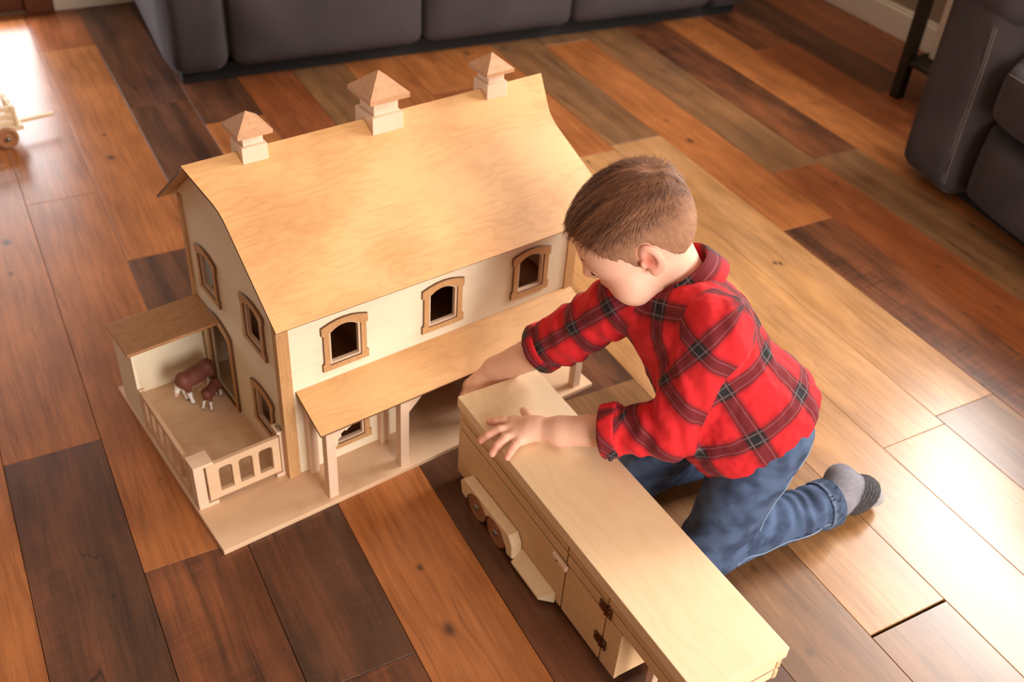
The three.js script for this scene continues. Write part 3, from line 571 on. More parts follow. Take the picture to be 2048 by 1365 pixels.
const bounds = (pts, m) => [[0, 1, 2].map((k) => Math.min(...pts.map((p) => p[k])) - m), [0, 1, 2].map((k) => Math.max(...pts.map((p) => p[k])) + m)];
const innerBody = (() => {
  const mc = mid(mid(J.shL, J.shR, 0.5), J.pelvis, 0.22), fs = [capsule(J.pelvis, mc, 0.060, 0.058), capsule(mc, J.neck, 0.050, 0.036), capsule(J.shL, J.elL, 0.032, 0.027), capsule(J.shR, J.elR, 0.032, 0.027), capsule(mc, J.shL, 0.045, 0.032), capsule(mc, J.shR, 0.045, 0.032), capsule(J.elL, mid(J.elL, J.wrL, 0.4), 0.025, 0.025), capsule(J.elR, mid(J.elR, J.wrR, 0.4), 0.025, 0.025), capsule(J.hipL, J.kneeL, 0.055, 0.036), capsule(J.hipR, J.kneeR, 0.055, 0.036), capsule(J.kneeL, J.ankL, 0.036, 0.024), capsule(J.kneeR, J.ankR, 0.036, 0.024)];
  return (x, y, z) => { let d = 1; for (const f of fs) d = smin(d, f(x, y, z), 0.03); return d; };
})();
const skinGeos = [
  meshField(headWorld, ...bounds([hd(0, 0, 0), hd(0.07, 0, 0), hd(-0.07, 0, 0), hd(0, 0.08, 0), hd(0, -0.112, 0.06), hd(0, 0, 0.105), hd(0, 0, -0.09), hd(0.088, -0.03, -0.025), hd(-0.088, -0.03, -0.025), J.neck], 0.02), 0.0026),
  meshField(handL, ...bounds([J.wrL, mid(J.wrL, J.elL, 0.75), [0.39, T, 0.15], [0.39, T, 0.235], [0.49, T, 0.148]], 0.032), 0.0022),
  meshField(handR, ...bounds([J.wrR, mid(J.wrR, J.elR, 0.75), [0.44, 0.12, 0.0], [0.44, 0.12, 0.045]], 0.032), 0.0026),
  meshField(innerBody, ...bounds(Object.values(J), 0.1), 0.009),
];
const body = part('body', joinColoured(skinGeos.map((g, i) => paint(g, (x, y, z) => {
  const c = skinTone(x, y, z); if (i !== 1) return c;
  const tip = smooth(0.03, 0.0, Math.min(...[[0.427, 0.1475], [0.395, 0.169], [0.3935, 0.202], [0.4025, 0.23]].map(([a, b]) => Math.hypot(x - a, z - b))));
  return mix(c, [226, 140, 122], tip * 0.45);
}))), skinMat, boy);
// lashes and brows
const darkHair = std({ color: 0x4a2f1e, roughness: 0.7 });
for (const s of [1, -1]) {
  part('eyelash', tube([[s * 0.019, -0.0195, 0.0865], [s * 0.028, -0.0220, 0.0885], [s * 0.037, -0.0205, 0.0845]].map((p) => hd(...p)), 0.0011, 10, 5), darkHair, boy);
  part('eyebrow', tube([[s * 0.014, 0.004, 0.0905], [s * 0.027, 0.0085, 0.0875], [s * 0.042, 0.003, 0.0765]].map((p) => hd(...p)), 0.0017, 12, 5), std({ color: 0x9a7352, roughness: 0.8 }), boy);
}
// hair: a close cap, short at the sides, combed forwards and across on top
const hairLimit = (x, y, z) => {                                      // > 0 where there is hair (head frame)
    const ax = Math.abs(x), hairline = z > 0.004 ? lerp(-0.034, 0.004, smooth(0.012, 0.034, z)) + lerp(0, 0.044, smooth(0.036, 0.076, z)) : lerp(-0.006, -0.062, smooth(-0.018, -0.050, z)) - 0.028 * smooth(-0.012, 0.004, z);
  return y - hairline - 0.004 * noise(x * 90, y * 90, z * 90);
};
const hairField = (x, y, z) => {
  const top = smooth(0.005, 0.065, y + 0.05 * (z > 0 ? z * 2 : 0)), whorl = 1 - Math.exp(-((x - 0.012) ** 2 + (z + 0.068) ** 2 + (y - 0.065) ** 2) / 0.00022) * 0.6;
  const tuft = Math.exp(-((x - 0.02) ** 2 + (z + 0.078) ** 2 + (y - 0.06) ** 2) / 0.0004) * 0.006 + Math.exp(-((x + 0.005) ** 2 + (z + 0.03) ** 2 + (y - 0.085) ** 2) / 0.0005) * 0.004;
  const th = 0.0022 + top * 0.0085 * whorl + tuft + top * 0.0022 * noise(Math.atan2(x, y + 0.02) * 15 + z * 10, z * 11, 2);
  const d = smin(smin(cranium(x, y, z), headParts[0][0](x, y, z), 0.03), ellipsoid([0, -0.025, -0.03], [0.060, 0.05, 0.05])(x, y, z), 0.02) - th;
  let e = smax(d, -hairLimit(x, y, z), 0.004); for (const f of earF) e = smax(e, 0.0025 - f(x, y, z), 0.003); return e;
};
const hairGeo = meshField((x, y, z) => hairField(...toHead(x, y, z)), ...bounds([hd(0, 0.02, 0)], 0.118), 0.0026);
paint(hairGeo, (x, y, z) => {
  const p = toHead(x, y, z), top = smooth(0.0, 0.055, p[1] - 0.40 * Math.max(0, -p[2] - 0.02) * -1 - 0.004 + 0.012 * noise(p[0] * 60, p[2] * 30)), ang = Math.atan2(p[0], p[1] + 0.02), s = 0.45 + 0.75 * noise(ang * 15 + p[2] * 10, p[2] * 11, 2) + 0.5 * noise(ang * 42 + p[2] * 26, p[2] * 24, 9);
  const sh = 0.45 + 0.5 * noise(p[2] * 190, p[1] * 45, p[0] * 60), wh = Math.exp(-((p[0] - 0.012) ** 2 + (p[2] + 0.068) ** 2 + (p[1] - 0.065) ** 2) / 0.0004);
  const c = mix(mix([160, 117, 88], [126, 89, 65], clamp(sh)), mix([132, 88, 60], [78, 47, 31], clamp(s)), top); return mix(c, [188, 146, 114], wh * 0.35);
});
const hair = part('hair', joinColoured([hairGeo]), new THREE.MeshPhysicalMaterial({ vertexColors: true, roughness: 0.85, sheen: 0.15, sheenRoughness: 0.5, sheenColor: new THREE.Color(0.9, 0.65, 0.45) }), boy);

{ // short strands over the cap: forwards on top, down at the sides and back
  reseed(31); const hp = hairGeo.attributes.position, hn = hairGeo.attributes.normal, hc = hairGeo.attributes.color, P = [], N = [], C = [];
  for (let k = 0; k < 15000; k++) {
    const i = Math.floor(rnd() * hp.count), o = [hp.getX(i), hp.getY(i), hp.getZ(i)], n = [hn.getX(i), hn.getY(i), hn.getZ(i)], h = toHead(...o), top = smooth(0.005, 0.055, h[1]);
    if (hairLimit(...h) < 0.003) continue;
    const wx = h[0] - 0.012, wz = h[2] + 0.068, wl = Math.hypot(wx, wz) + 1e-4, fl = mix([wx / wl * 0.5, -0.2, 0.35 + wz / wl * 0.5], [0.1 * (rnd() - 0.5), -1, -0.25], 1 - top);
    let t = add(add(HL.map((v) => v * (fl[0] + 0.35 * (rnd() - 0.5))), HU, fl[1]), HF, fl[2] + 0.3 * (rnd() - 0.5)); t = norm(sub(t, n.map((v) => v * dot(t, n))));
    const L = lerp(0.0055, 0.017, top) * (0.6 + 0.8 * rnd()), r = 0.00042, lift = lerp(0.10, 0.22, rnd()), b = cross(t, n), base = add(o, n, -0.0008), m1 = add(add(base, t, L * 0.55), n, L * lift * 0.6 + 0.0004), tip = add(add(base, t, L), n, L * lift * 0.7);
    const g = 0.85 + 0.75 * rnd(), c = [hc.getX(i) * g, hc.getY(i) * g, hc.getZ(i) * g], A = add(base, b, r), B = add(base, b, -r), D = add(m1, b, r * 0.8), E = add(m1, b, -r * 0.8);
    for (const q of [A, D, B, B, D, E, D, tip, E]) { P.push(...q); N.push(...n); C.push(...c); }
  }
  const g = new THREE.BufferGeometry(); g.setAttribute('position', new THREE.BufferAttribute(new Float32Array(P), 3)); g.setAttribute('normal', new THREE.BufferAttribute(new Float32Array(N), 3)); g.setAttribute('color', new THREE.BufferAttribute(new Float32Array(C), 3));
  const st = part('strands', g, new THREE.MeshStandardMaterial({ vertexColors: true, roughness: 0.7, side: THREE.DoubleSide }), hair); st.userData.kind = 'stuff';
}
// ---------------------------------------------------------------- the boy's clothes
// plaid: red ground, wine bands edged with pale lines, black where bands cross; one repeat is 0.078 m
const PR = 0.088;
const plaidMap = texture(512, 512, (x, y, i, j) => {
  const u = i / 512, v = j / 512, band = (t) => { const d = Math.abs(t - 0.5); return smooth(0.175, 0.105, d + 0.012 * noise(i * 0.11, j * 0.11, 3)); }, line = (t) => { const d = Math.abs(Math.abs(t - 0.5) - 0.085); return smooth(0.020, 0.004, d); }, soft = (t) => smooth(0.26, 0.15, Math.abs(t - 0.5));
  const bu = band(u), bv = band(v), n = 16 * noise(i * 0.9, j * 0.9) + 8 * ((i + j) & 2 ? 1 : -1) * 0.4;
  let c = [206, 26, 36]; c = mix(c, [150, 14, 26], 0.5 * Math.max(soft(u), soft(v)));
  c = mix(c, [98, 18, 28], 0.92 * Math.max(bu, bv)); c = mix(c, [20, 20, 26], bu * bv);
  const l = Math.max(line(u) * (0.55 + 0.25 * bv), line(v) * (0.55 + 0.25 * bu)); c = mix(c, [190, 150, 150], l * 0.6);
  return [c[0] + n, c[1] + n * 0.5, c[2] + n * 0.5];
}, PR, PR);
plaidMap.wrapS = plaidMap.wrapT = THREE.RepeatWrapping;
const plaid = new THREE.MeshPhysicalMaterial({ map: plaidMap, roughness: 0.9, sheen: 0.35, sheenRoughness: 0.6, sheenColor: new THREE.Color(1, 0.5, 0.5), side: THREE.DoubleSide });
const UP = norm(sub(mid(J.shL, J.shR, 0.5), J.pelvis)), LE = norm(sub(J.shL, J.shR)), FW = norm(cross(LE, UP)), LT = cross(UP, FW);
const inTorso = (x, y, z) => { const p = [x - J.pelvis[0], y - J.pelvis[1], z - J.pelvis[2]]; return [dot(p, LT), dot(p, UP), dot(p, FW)]; };
const tp = (l, u, f) => add(add(add(J.pelvis, LT, l), UP, u), FW, f);
const folds = (x, y, z) => 0.0035 * noise(x * 38, y * 30, z * 38) + 0.0018 * noise(x * 80, y * 70, z * 80);
let torsoCore;
const torsoF = (() => {
  const chest = ellipsoid(tp(0, 0.165, -0.012), [0.108, 0.105, 0.084], LT, UP, FW), belly = ellipsoid(tp(0, 0.055, 0.000), [0.110, 0.115, 0.094], LT, UP, FW), hem = ellipsoid(tp(0, -0.010, -0.008), [0.122, 0.11, 0.117], LT, UP, FW);
  const yokeL = capsule(tp(0.02, 0.196, -0.026), J.shL, 0.050, 0.047), yokeR = capsule(tp(-0.02, 0.196, -0.026), J.shR, 0.050, 0.047), nk = capsule(tp(0, 0.185, -0.020), add(J.neck, UP, -0.012), 0.058, 0.044);
  torsoCore = (x, y, z) => smin(smin(chest(x, y, z), belly(x, y, z), 0.05), hem(x, y, z), 0.05);
  return (x, y, z) => { let d = torsoCore(x, y, z); d = smin(d, yokeL(x, y, z), 0.04); d = smin(d, yokeR(x, y, z), 0.04); return smin(d, nk(x, y, z), 0.03); };
})();
function sleeve(sh, el, wr, t) {
  const cuff0 = mid(el, wr, t - 0.16), cuff1 = mid(el, wr, t), out = norm(sub(wr, el));
  const a = capsule(sh, el, 0.052, 0.044), b = capsule(el, cuff0, 0.044, 0.039);
  const c = (x, y, z) => { const p = sub([x, y, z], cuff0), ax = dot(p, out), L = len3(...sub(cuff1, cuff0)), r = len3(...sub(p, out.map((v) => v * ax))); return smax(r - 0.0425 - 0.002 * noise(x * 60, y * 60, z * 60), Math.abs(ax - L / 2) - L / 2, 0.006); };
  return { raw: (x, y, z) => Math.min(a(x, y, z), b(x, y, z)), f: (x, y, z) => { const body_ = smin(a(x, y, z), b(x, y, z), 0.02) - 0.0035 * Math.sin(dot(sub([x, y, z], sh), out) * 150 + 3 * noise(x * 20, y * 20, z * 20)) * 0.7; return smin(body_, c(x, y, z), 0.003); }, c, cuff0, cuff1, out, sh, el };
}
const slL = sleeve(J.shL, J.elL, J.wrL, 0.60), slR = sleeve(J.shR, J.elR, J.wrR, 0.38);
const neckHole = capsule(add(J.neck, UP, 0.040), add(J.neck, UP, 0.12), 0.044, 0.055);
const hemCut = (x, y, z) => { const [l, u, f] = inTorso(x, y, z); return -(u + 0.074 + 0.16 * f - 0.026 * smooth(0.03, 0.10, Math.abs(l)) - 0.12 * l); };
const shirtField = (x, y, z) => {
  let d = torsoF(x, y, z) + 0.0 + folds(x, y, z); const s = Math.min(slL.f(x, y, z), slR.f(x, y, z)) + 0.5 * folds(x * 1.3, y, z);
  d = smin(d, s, 0.012); d = smax(d, hemCut(x, y, z), 0.006); return smax(d, -neckHole(x, y, z), 0.008);
};
// cloth uv: round the limb and along it, each triangle by the limb it lies on
function clothUV(g, pick) {
  const q = g.index ? g.toNonIndexed() : g, p = q.attributes.position, uv = new Float32Array(p.count * 2), v = [0, 1, 2].map(() => [0, 0, 0]);
  for (let i = 0; i < p.count; i += 3) {
    for (let k = 0; k < 3; k++) v[k] = [p.getX(i + k), p.getY(i + k), p.getZ(i + k)];
    const m = [0, 1, 2].map((k) => (v[0][k] + v[1][k] + v[2][k]) / 3), F = pick(...m), a0 = F(...m);
    for (let k = 0; k < 3; k++) { const a = F(...v[k]); let du = a.ang - a0.ang; du -= Math.round(du / (2 * Math.PI)) * 2 * Math.PI; uv[(i + k) * 2] = (a0.ang + du) * a.r; uv[(i + k) * 2 + 1] = a.v; }
  }
  q.setAttribute('uv', new THREE.BufferAttribute(uv, 2)); return q;
}
const limbUV = (o, ax, side, r, u0 = 0, v0 = 0) => { const e1 = norm(sub(side, ax.map((q) => q * dot(side, ax)))), e2 = cross(ax, e1); return (x, y, z) => { const p = sub([x, y, z], o); return { ang: Math.atan2(dot(p, e2), dot(p, e1)) + u0, r, v: dot(p, ax) + v0 }; }; };
const uvTorso = limbUV(J.pelvis, UP, FW, 0.0994, 0.33, 0.012), arm = (s, u0, v0) => { const ax = norm(sub(s.cuff1, s.sh)); return limbUV(s.sh, ax, UP, 0.0497, u0, v0); };
const uvL = arm(slL, 0.35, 0.02), uvR = arm(slR, 0.2, 0.035);
const uvYoke = (x, y, z) => { const [l, u, f] = inTorso(x, y, z); return { ang: (f + 0.02) / 0.05, r: 0.05, v: l + 0.03 }; };   // the yoke, cut on the other way of the cloth
function splitBy(g, fn) {                                             // cut the triangles along fn = 0, so that seams are clean
  const q = g.index ? g.toNonIndexed() : g, p = q.attributes.position, n = q.attributes.normal, P = [], N = [], get = (A, i) => [A.getX(i), A.getY(i), A.getZ(i)];
  const put = (...v) => { for (const [a, b] of v) { P.push(...a); N.push(...b); } };
  for (let i = 0; i < p.count; i += 3) {
    const v = [0, 1, 2].map((k) => [get(p, i + k), get(n, i + k)]), f = v.map(([a]) => fn(...a)), pos = f.filter((t) => t > 0).length;
    if (pos === 0 || pos === 3) { put(...v); continue; }
    const k = f.findIndex((t) => (t > 0) === (pos === 1)), A = v[k], B = v[(k + 1) % 3], C = v[(k + 2) % 3], fa = f[k], cutAt = (X, fx) => { const t = fa / (fa - fx); return [mid(A[0], X[0], t), norm(mid(A[1], X[1], t))]; };
    const AB = cutAt(B, f[(k + 1) % 3]), AC = cutAt(C, f[(k + 2) % 3]); put(A, AB, AC, AB, B, C, AB, C, AC);
  }
  const r = new THREE.BufferGeometry(); r.setAttribute('position', new THREE.BufferAttribute(new Float32Array(P), 3)); r.setAttribute('normal', new THREE.BufferAttribute(new Float32Array(N), 3)); return r;
}
const armSide = (x, y, z) => torsoCore(x, y, z) - Math.min(slL.raw(x, y, z), slR.raw(x, y, z)) - 0.004, yokeSide = (x, y, z) => { const [l, u, f] = inTorso(x, y, z); return u - 0.165 - 0.25 * f; };
const onTop = (x, y, z) => yokeSide(x, y, z) > 0;
const shirtBox = bounds([J.pelvis, J.chest, J.shL, J.shR, slL.cuff1, slR.cuff1, J.elL, J.elR], 0.125);
const shirtGeo = clothUV(splitBy(splitBy(meshField(shirtField, ...shirtBox, 0.0040), armSide), yokeSide), (x, y, z) => (armSide(x, y, z) < 0 ? (onTop(x, y, z) ? uvYoke : uvTorso) : slL.raw(x, y, z) < slR.raw(x, y, z) ? uvL : uvR));
const shirt = part('shirt', shirtGeo, plaid, boy);
// rolled cuffs with a button, collar
for (const [s, uv] of [[slL, uvL], [slR, uvR]]) {
  const band = (x, y, z) => { const p = sub([x, y, z], s.cuff0), ax = dot(p, s.out), L = len3(...sub(s.cuff1, s.cuff0)), r = len3(...sub(p, s.out.map((v) => v * ax))); const outer = smax(r - 0.0455 - 0.0022 * noise(x * 50, y * 50, z * 50), Math.abs(ax - L * 0.60) - L * 0.48, 0.006); return smax(outer, -(r - 0.0345), 0.002); };
  const rim = PR * 0.5 - (uv(...s.cuff1).v - 0.004);
  part('cuff', clothUV(meshField(band, ...bounds([s.cuff0, s.cuff1], 0.055), 0.003), () => (x, y, z) => { const a = uv(x, y, z); return { ...a, ang: a.ang + 0.9, v: a.v + rim }; }), plaid, shirt);
}
{
  let side = norm(cross(slL.out, [0, 1, 0])); if (side[2] < 0) side = side.map((v) => -v);
  const dn = norm(sub([0, -1, 0], slL.out.map((v) => -v * slL.out[1]))), at = add(mid(slL.cuff0, slL.cuff1, 0.55), norm(add(side.map((v) => v * 0.8), dn, 0.6)), 0.0462);
  part('button', new THREE.SphereGeometry(0.005, 14, 8).scale(1, 0.9, 0.5).translate(...at), std({ color: 0x17161a, roughness: 0.4 }), shirt);
}
{ // collar: a band standing round the neck and falling outwards
  const ax = norm(sub(neckA, J.neck)), e1 = norm(sub(FW, ax.map((q) => q * dot(FW, ax)))), e2 = cross(ax, e1), pos = [], uv = [], idx = [], NA = 48, prof = [[0.0465, -0.016], [0.0475, 0.006], [0.0490, 0.019], [0.0525, 0.0225], [0.0570, 0.017], [0.0640, 0.000], [0.0705, -0.018], [0.0685, -0.0195], [0.0605, -0.002], [0.0545, 0.014], [0.0520, 0.0180], [0.0505, 0.010], [0.0495, -0.016]];
  for (let i = 0; i <= NA; i++) {
    const t = i / NA, a = lerp(0.42, 2 * Math.PI - 0.42, t), end = Math.min(t, 1 - t) * 2, flare = 1 + 0.10 * smooth(0.35, 0.0, end);
    prof.forEach(([r, h], k) => { const drop = k >= 4 && k <= 9 ? -0.020 * smooth(0.4, 0.0, end) : 0, q = add(add(add(J.neck, ax, h + drop + 0.012), e1, Math.cos(a) * r * flare), e2, Math.sin(a) * r * flare); pos.push(...q); uv.push(a * 0.0497, k * 0.011); });
    if (i < NA) for (let k = 0; k < prof.length; k++) { const n = prof.length, A = i * n + k, B = i * n + (k + 1) % n; idx.push(A, B, A + n, B, B + n, A + n); }
  }
  const g = new THREE.BufferGeometry(); g.setAttribute('position', new THREE.BufferAttribute(new Float32Array(pos), 3)); g.setAttribute('uv', new THREE.BufferAttribute(new Float32Array(uv), 2)); g.setIndex(idx); g.computeVertexNormals();
  part('collar', g, plaid, shirt);
}
for (const u of [0.05, 0.105, 0.16]) part('button', new THREE.SphereGeometry(0.005, 12, 8).scale(0.6, 1, 1).translate(...tp(0.0, u, u < 0.08 ? 0.092 : u < 0.12 ? 0.086 : 0.070)), std({ color: 0x17161a, roughness: 0.4 }), shirt);

// jeans
const denimBump = texture(256, 256, (x, y, i, j) => { const v = 128 + 50 * Math.sin((i + j) * 0.8) + 40 * noise(i * 0.5, j * 0.5); return [v, v, v]; }, 0.05, 0.05, false);
denimBump.wrapS = denimBump.wrapT = THREE.RepeatWrapping;
const denim = std({ vertexColors: true, roughness: 0.9, bumpMap: denimBump, bumpScale: 0.0004 });
const knotFold = (a, b, x, y, z) => { const d = len3(x - a[0], y - a[1], z - a[2]); return smooth(0.10, 0.02, d) * 0.0045 * Math.sin(dot(sub([x, y, z], a), b) * 230 + 4 * noise(x * 16, y * 16, z * 16)); };
function leg(hip, knee, ank, s) {
  const cuffEnd = mid(knee, ank, 0.93), dn = norm(sub(ank, knee)), up = norm(sub(hip, knee));
  const thigh = capsule(add(hip, [0, 0.01, 0]), knee, 0.067, 0.049), calf = capsule(knee, cuffEnd, 0.047, 0.040);
  const cuff = (x, y, z) => { const p = sub([x, y, z], cuffEnd), ax = dot(p, dn), r = len3(...sub(p, dn.map((v) => v * ax))); return smax(r - 0.0405, Math.abs(ax + 0.012) - 0.014, 0.004); };
  const back = mid(mid(hip, ank, 0.5), knee, 0.62), f = (x, y, z) => {
    let d = smin(thigh(x, y, z), calf(x, y, z), 0.022);
    d += knotFold(back, norm(add(dn, up, -1)), x, y, z) * 1.2 + 0.0026 * noise(x * 34, y * 34, z * 34) + knotFold(mid(knee, ank, 0.72), dn, x, y, z) * 0.8 + knotFold(mid(knee, hip, 0.8), up, x, y, z) * 0.5;
    d = smax(d, dot(sub([x, y, z], cuffEnd), dn), 0.003);
    return smin(d, cuff(x, y, z), 0.004);
  };
  return { f, thigh, calf, hip, knee, cuffEnd, dn, up };
}
const lgL = leg(J.hipL, J.kneeL, J.ankL, 1), lgR = leg(J.hipR, J.kneeR, J.ankR, -1);
const seat = ellipsoid(tp(0, -0.006, -0.012), [0.104, 0.082, 0.084], LT, UP, FW);
const jeansField = (x, y, z) => { let d = smin(lgL.f(x, y, z), seat(x, y, z) + 0.002 * noise(x * 40, y * 40, z * 40), 0.03); d = Math.min(d, smin(lgR.f(x, y, z), seat(x, y, z), 0.03)); return smax(smax(d, inTorso(x, y, z)[1] - 0.06, 0.01), 0.0015 - y, 0.004); };
const jeansGeo = meshField(jeansField, ...bounds([J.pelvis, J.kneeL, J.kneeR, J.ankL, J.ankR, J.hipL, J.hipR], 0.115), 0.0042);
paint(jeansGeo, (x, y, z) => {
  const n = fbm(x * 30, y * 30, z * 30, 3), fine = noise(x * 300, y * 300, z * 300), f1 = noise(x * 34, y * 34, z * 34), wear = smooth(0.1, 0.7, 0.5 + n + 0.5 * f1);
  return mix(mix([44, 58, 86], [72, 92, 126], clamp(wear)), [112, 134, 164], clamp(0.14 * fine + 0.06));
});
const jeans = part('jeans', boxUV(jeansGeo), denim, boy);
// seams with pale stitching, along the outer side of the near leg and under the calf
const stitch = std({ color: 0x8fa3bd, roughness: 0.9 });
function seamLine(pts, dirs, r, name) {
  const out = pts.map((p, i) => { let q = p; const d = norm(dirs[i]); for (let k = 0; k < 60; k++) { const v = jeansField(...q); if (v > 0.0004) break; q = add(q, d, Math.max(0.0008, -v)); } return q; });
  part(name, tube(out, r, 60, 6), stitch, jeans);
}
{
  const A = [], D = [], bk = norm(add(norm(sub(J.ankL, J.kneeL)), [0, 0.1, 0])), sd = [-0.45, 0.6, 0.65];
  for (let i = 0; i <= 8; i++) { const t = 0.12 + i / 8 * 0.80; A.push(mid(J.hipL, J.kneeL, t)); D.push(add(bk.map((v) => v * 0.62), sd, 0.62)); }
  seamLine(A, D, 0.0012, 'outseam');
  const B = [], E = []; for (let i = 0; i <= 8; i++) { B.push(mid(J.kneeL, J.ankL, 0.05 + i / 8 * 0.84)); E.push([0, -0.12, 1]); }
  seamLine(B, E, 0.0010, 'calf_seam');
}
for (const [lg, ank] of [[lgL, J.ankL], [lgR, J.ankR]]) {              // turned hems at the ankles
  const ring = (x, y, z) => { const p = sub([x, y, z], lg.cuffEnd), ax = dot(p, lg.dn), r = len3(...sub(p, lg.dn.map((v) => v * ax))); return smax(smax(smax(r - 0.0440 - 0.0016 * noise(x * 60, y * 60, z * 60), Math.abs(ax + 0.006) - 0.016, 0.003), 0.0405 - r, 0.001), 0.0015 - y, 0.002); };
  const g = meshField(ring, ...bounds([lg.cuffEnd], 0.055), 0.0028);
  paint(g, (x, y, z) => { const ax = dot(sub([x, y, z], lg.cuffEnd), lg.dn), e = smooth(0.0035, 0.0015, Math.abs(ax + 0.017)), w = noise(x * 120, y * 120, z * 120); return mix(mix([46, 60, 86], [74, 92, 120], clamp(0.5 + w)), [124, 140, 164], e * 0.6); });
  part('trouser_hem', boxUV(g), denim, jeans);
}
// socks: grey heel and toe, dark ribbed middle
function sock(ank, heel, toe, cuffEnd, name) {
  const ball = mid(heel, toe, 0.70), instep = add(mid(ank, toe, 0.5), [0, -0.006, 0]);
  const fs = [[capsule(add(cuffEnd, norm(sub(cuffEnd, ank)), 0.01), ank, 0.034, 0.031), 0.01], [capsule(ank, heel, 0.029, 0.0235), 0.02], [capsule(heel, ball, 0.0240, 0.0245), 0.02], [capsule(instep, ball, 0.026, 0.024), 0.02], [capsule(ball, toe, 0.0245, 0.0185), 0.012]];
  const ax = norm(sub(toe, heel)), f = (x, y, z) => { let d = 1; for (const [g, k] of fs) d = smin(d, g(x, y, z), k); const t = dot(sub([x, y, z], heel), ax), L = len3(...sub(toe, heel)); if (t > L * 0.42 && t < L * 0.84) d += 0.0011 * Math.sin(t * 900); return smax(d, 0.001 - y, 0.003); };
  const g = meshField(f, ...bounds([ank, heel, toe, cuffEnd], 0.045), 0.0032), L = len3(...sub(toe, heel));
  paint(g, (x, y, z) => { const t = dot(sub([x, y, z], heel), ax) / L, low = smooth(0.052, 0.040, y - 0.35 * (0.09 - 0) * (t < 0.4 ? (0.4 - t) * 0 : 0)); const n = 14 * noise(x * 200, y * 200, z * 200); let c = t < 0.37 ? [128, 126, 136] : t < 0.80 ? [48, 46, 50] : [160, 160, 164]; if (t >= 0.37 && t < 0.80) c = Math.sin(t * L * 900) > 0.55 ? [84, 82, 86] : c; if (t < 0.42 && low > 0 && t > 0.12) c = mix(c, [44, 42, 46], low * smooth(0.10, 0.3, t)); return c.map((v) => v + n); });
  return part(name, joinColoured([g]), std({ vertexColors: true, roughness: 0.95 }), boy);
}
sock(J.ankL, J.heelL, J.toeL, lgL.cuffEnd, 'sock'); sock(J.ankR, J.heelR, J.toeR, lgR.cuffEnd, 'sock');

{ // the boy's group stands at his own base
  const base = [0.76, 0, 0.40]; boy.position.set(...base); const done = new Set();
  boy.traverse((o) => { if (o.isMesh && !done.has(o.geometry)) { done.add(o.geometry); o.geometry.translate(-base[0], 0, -base[2]); } });
}
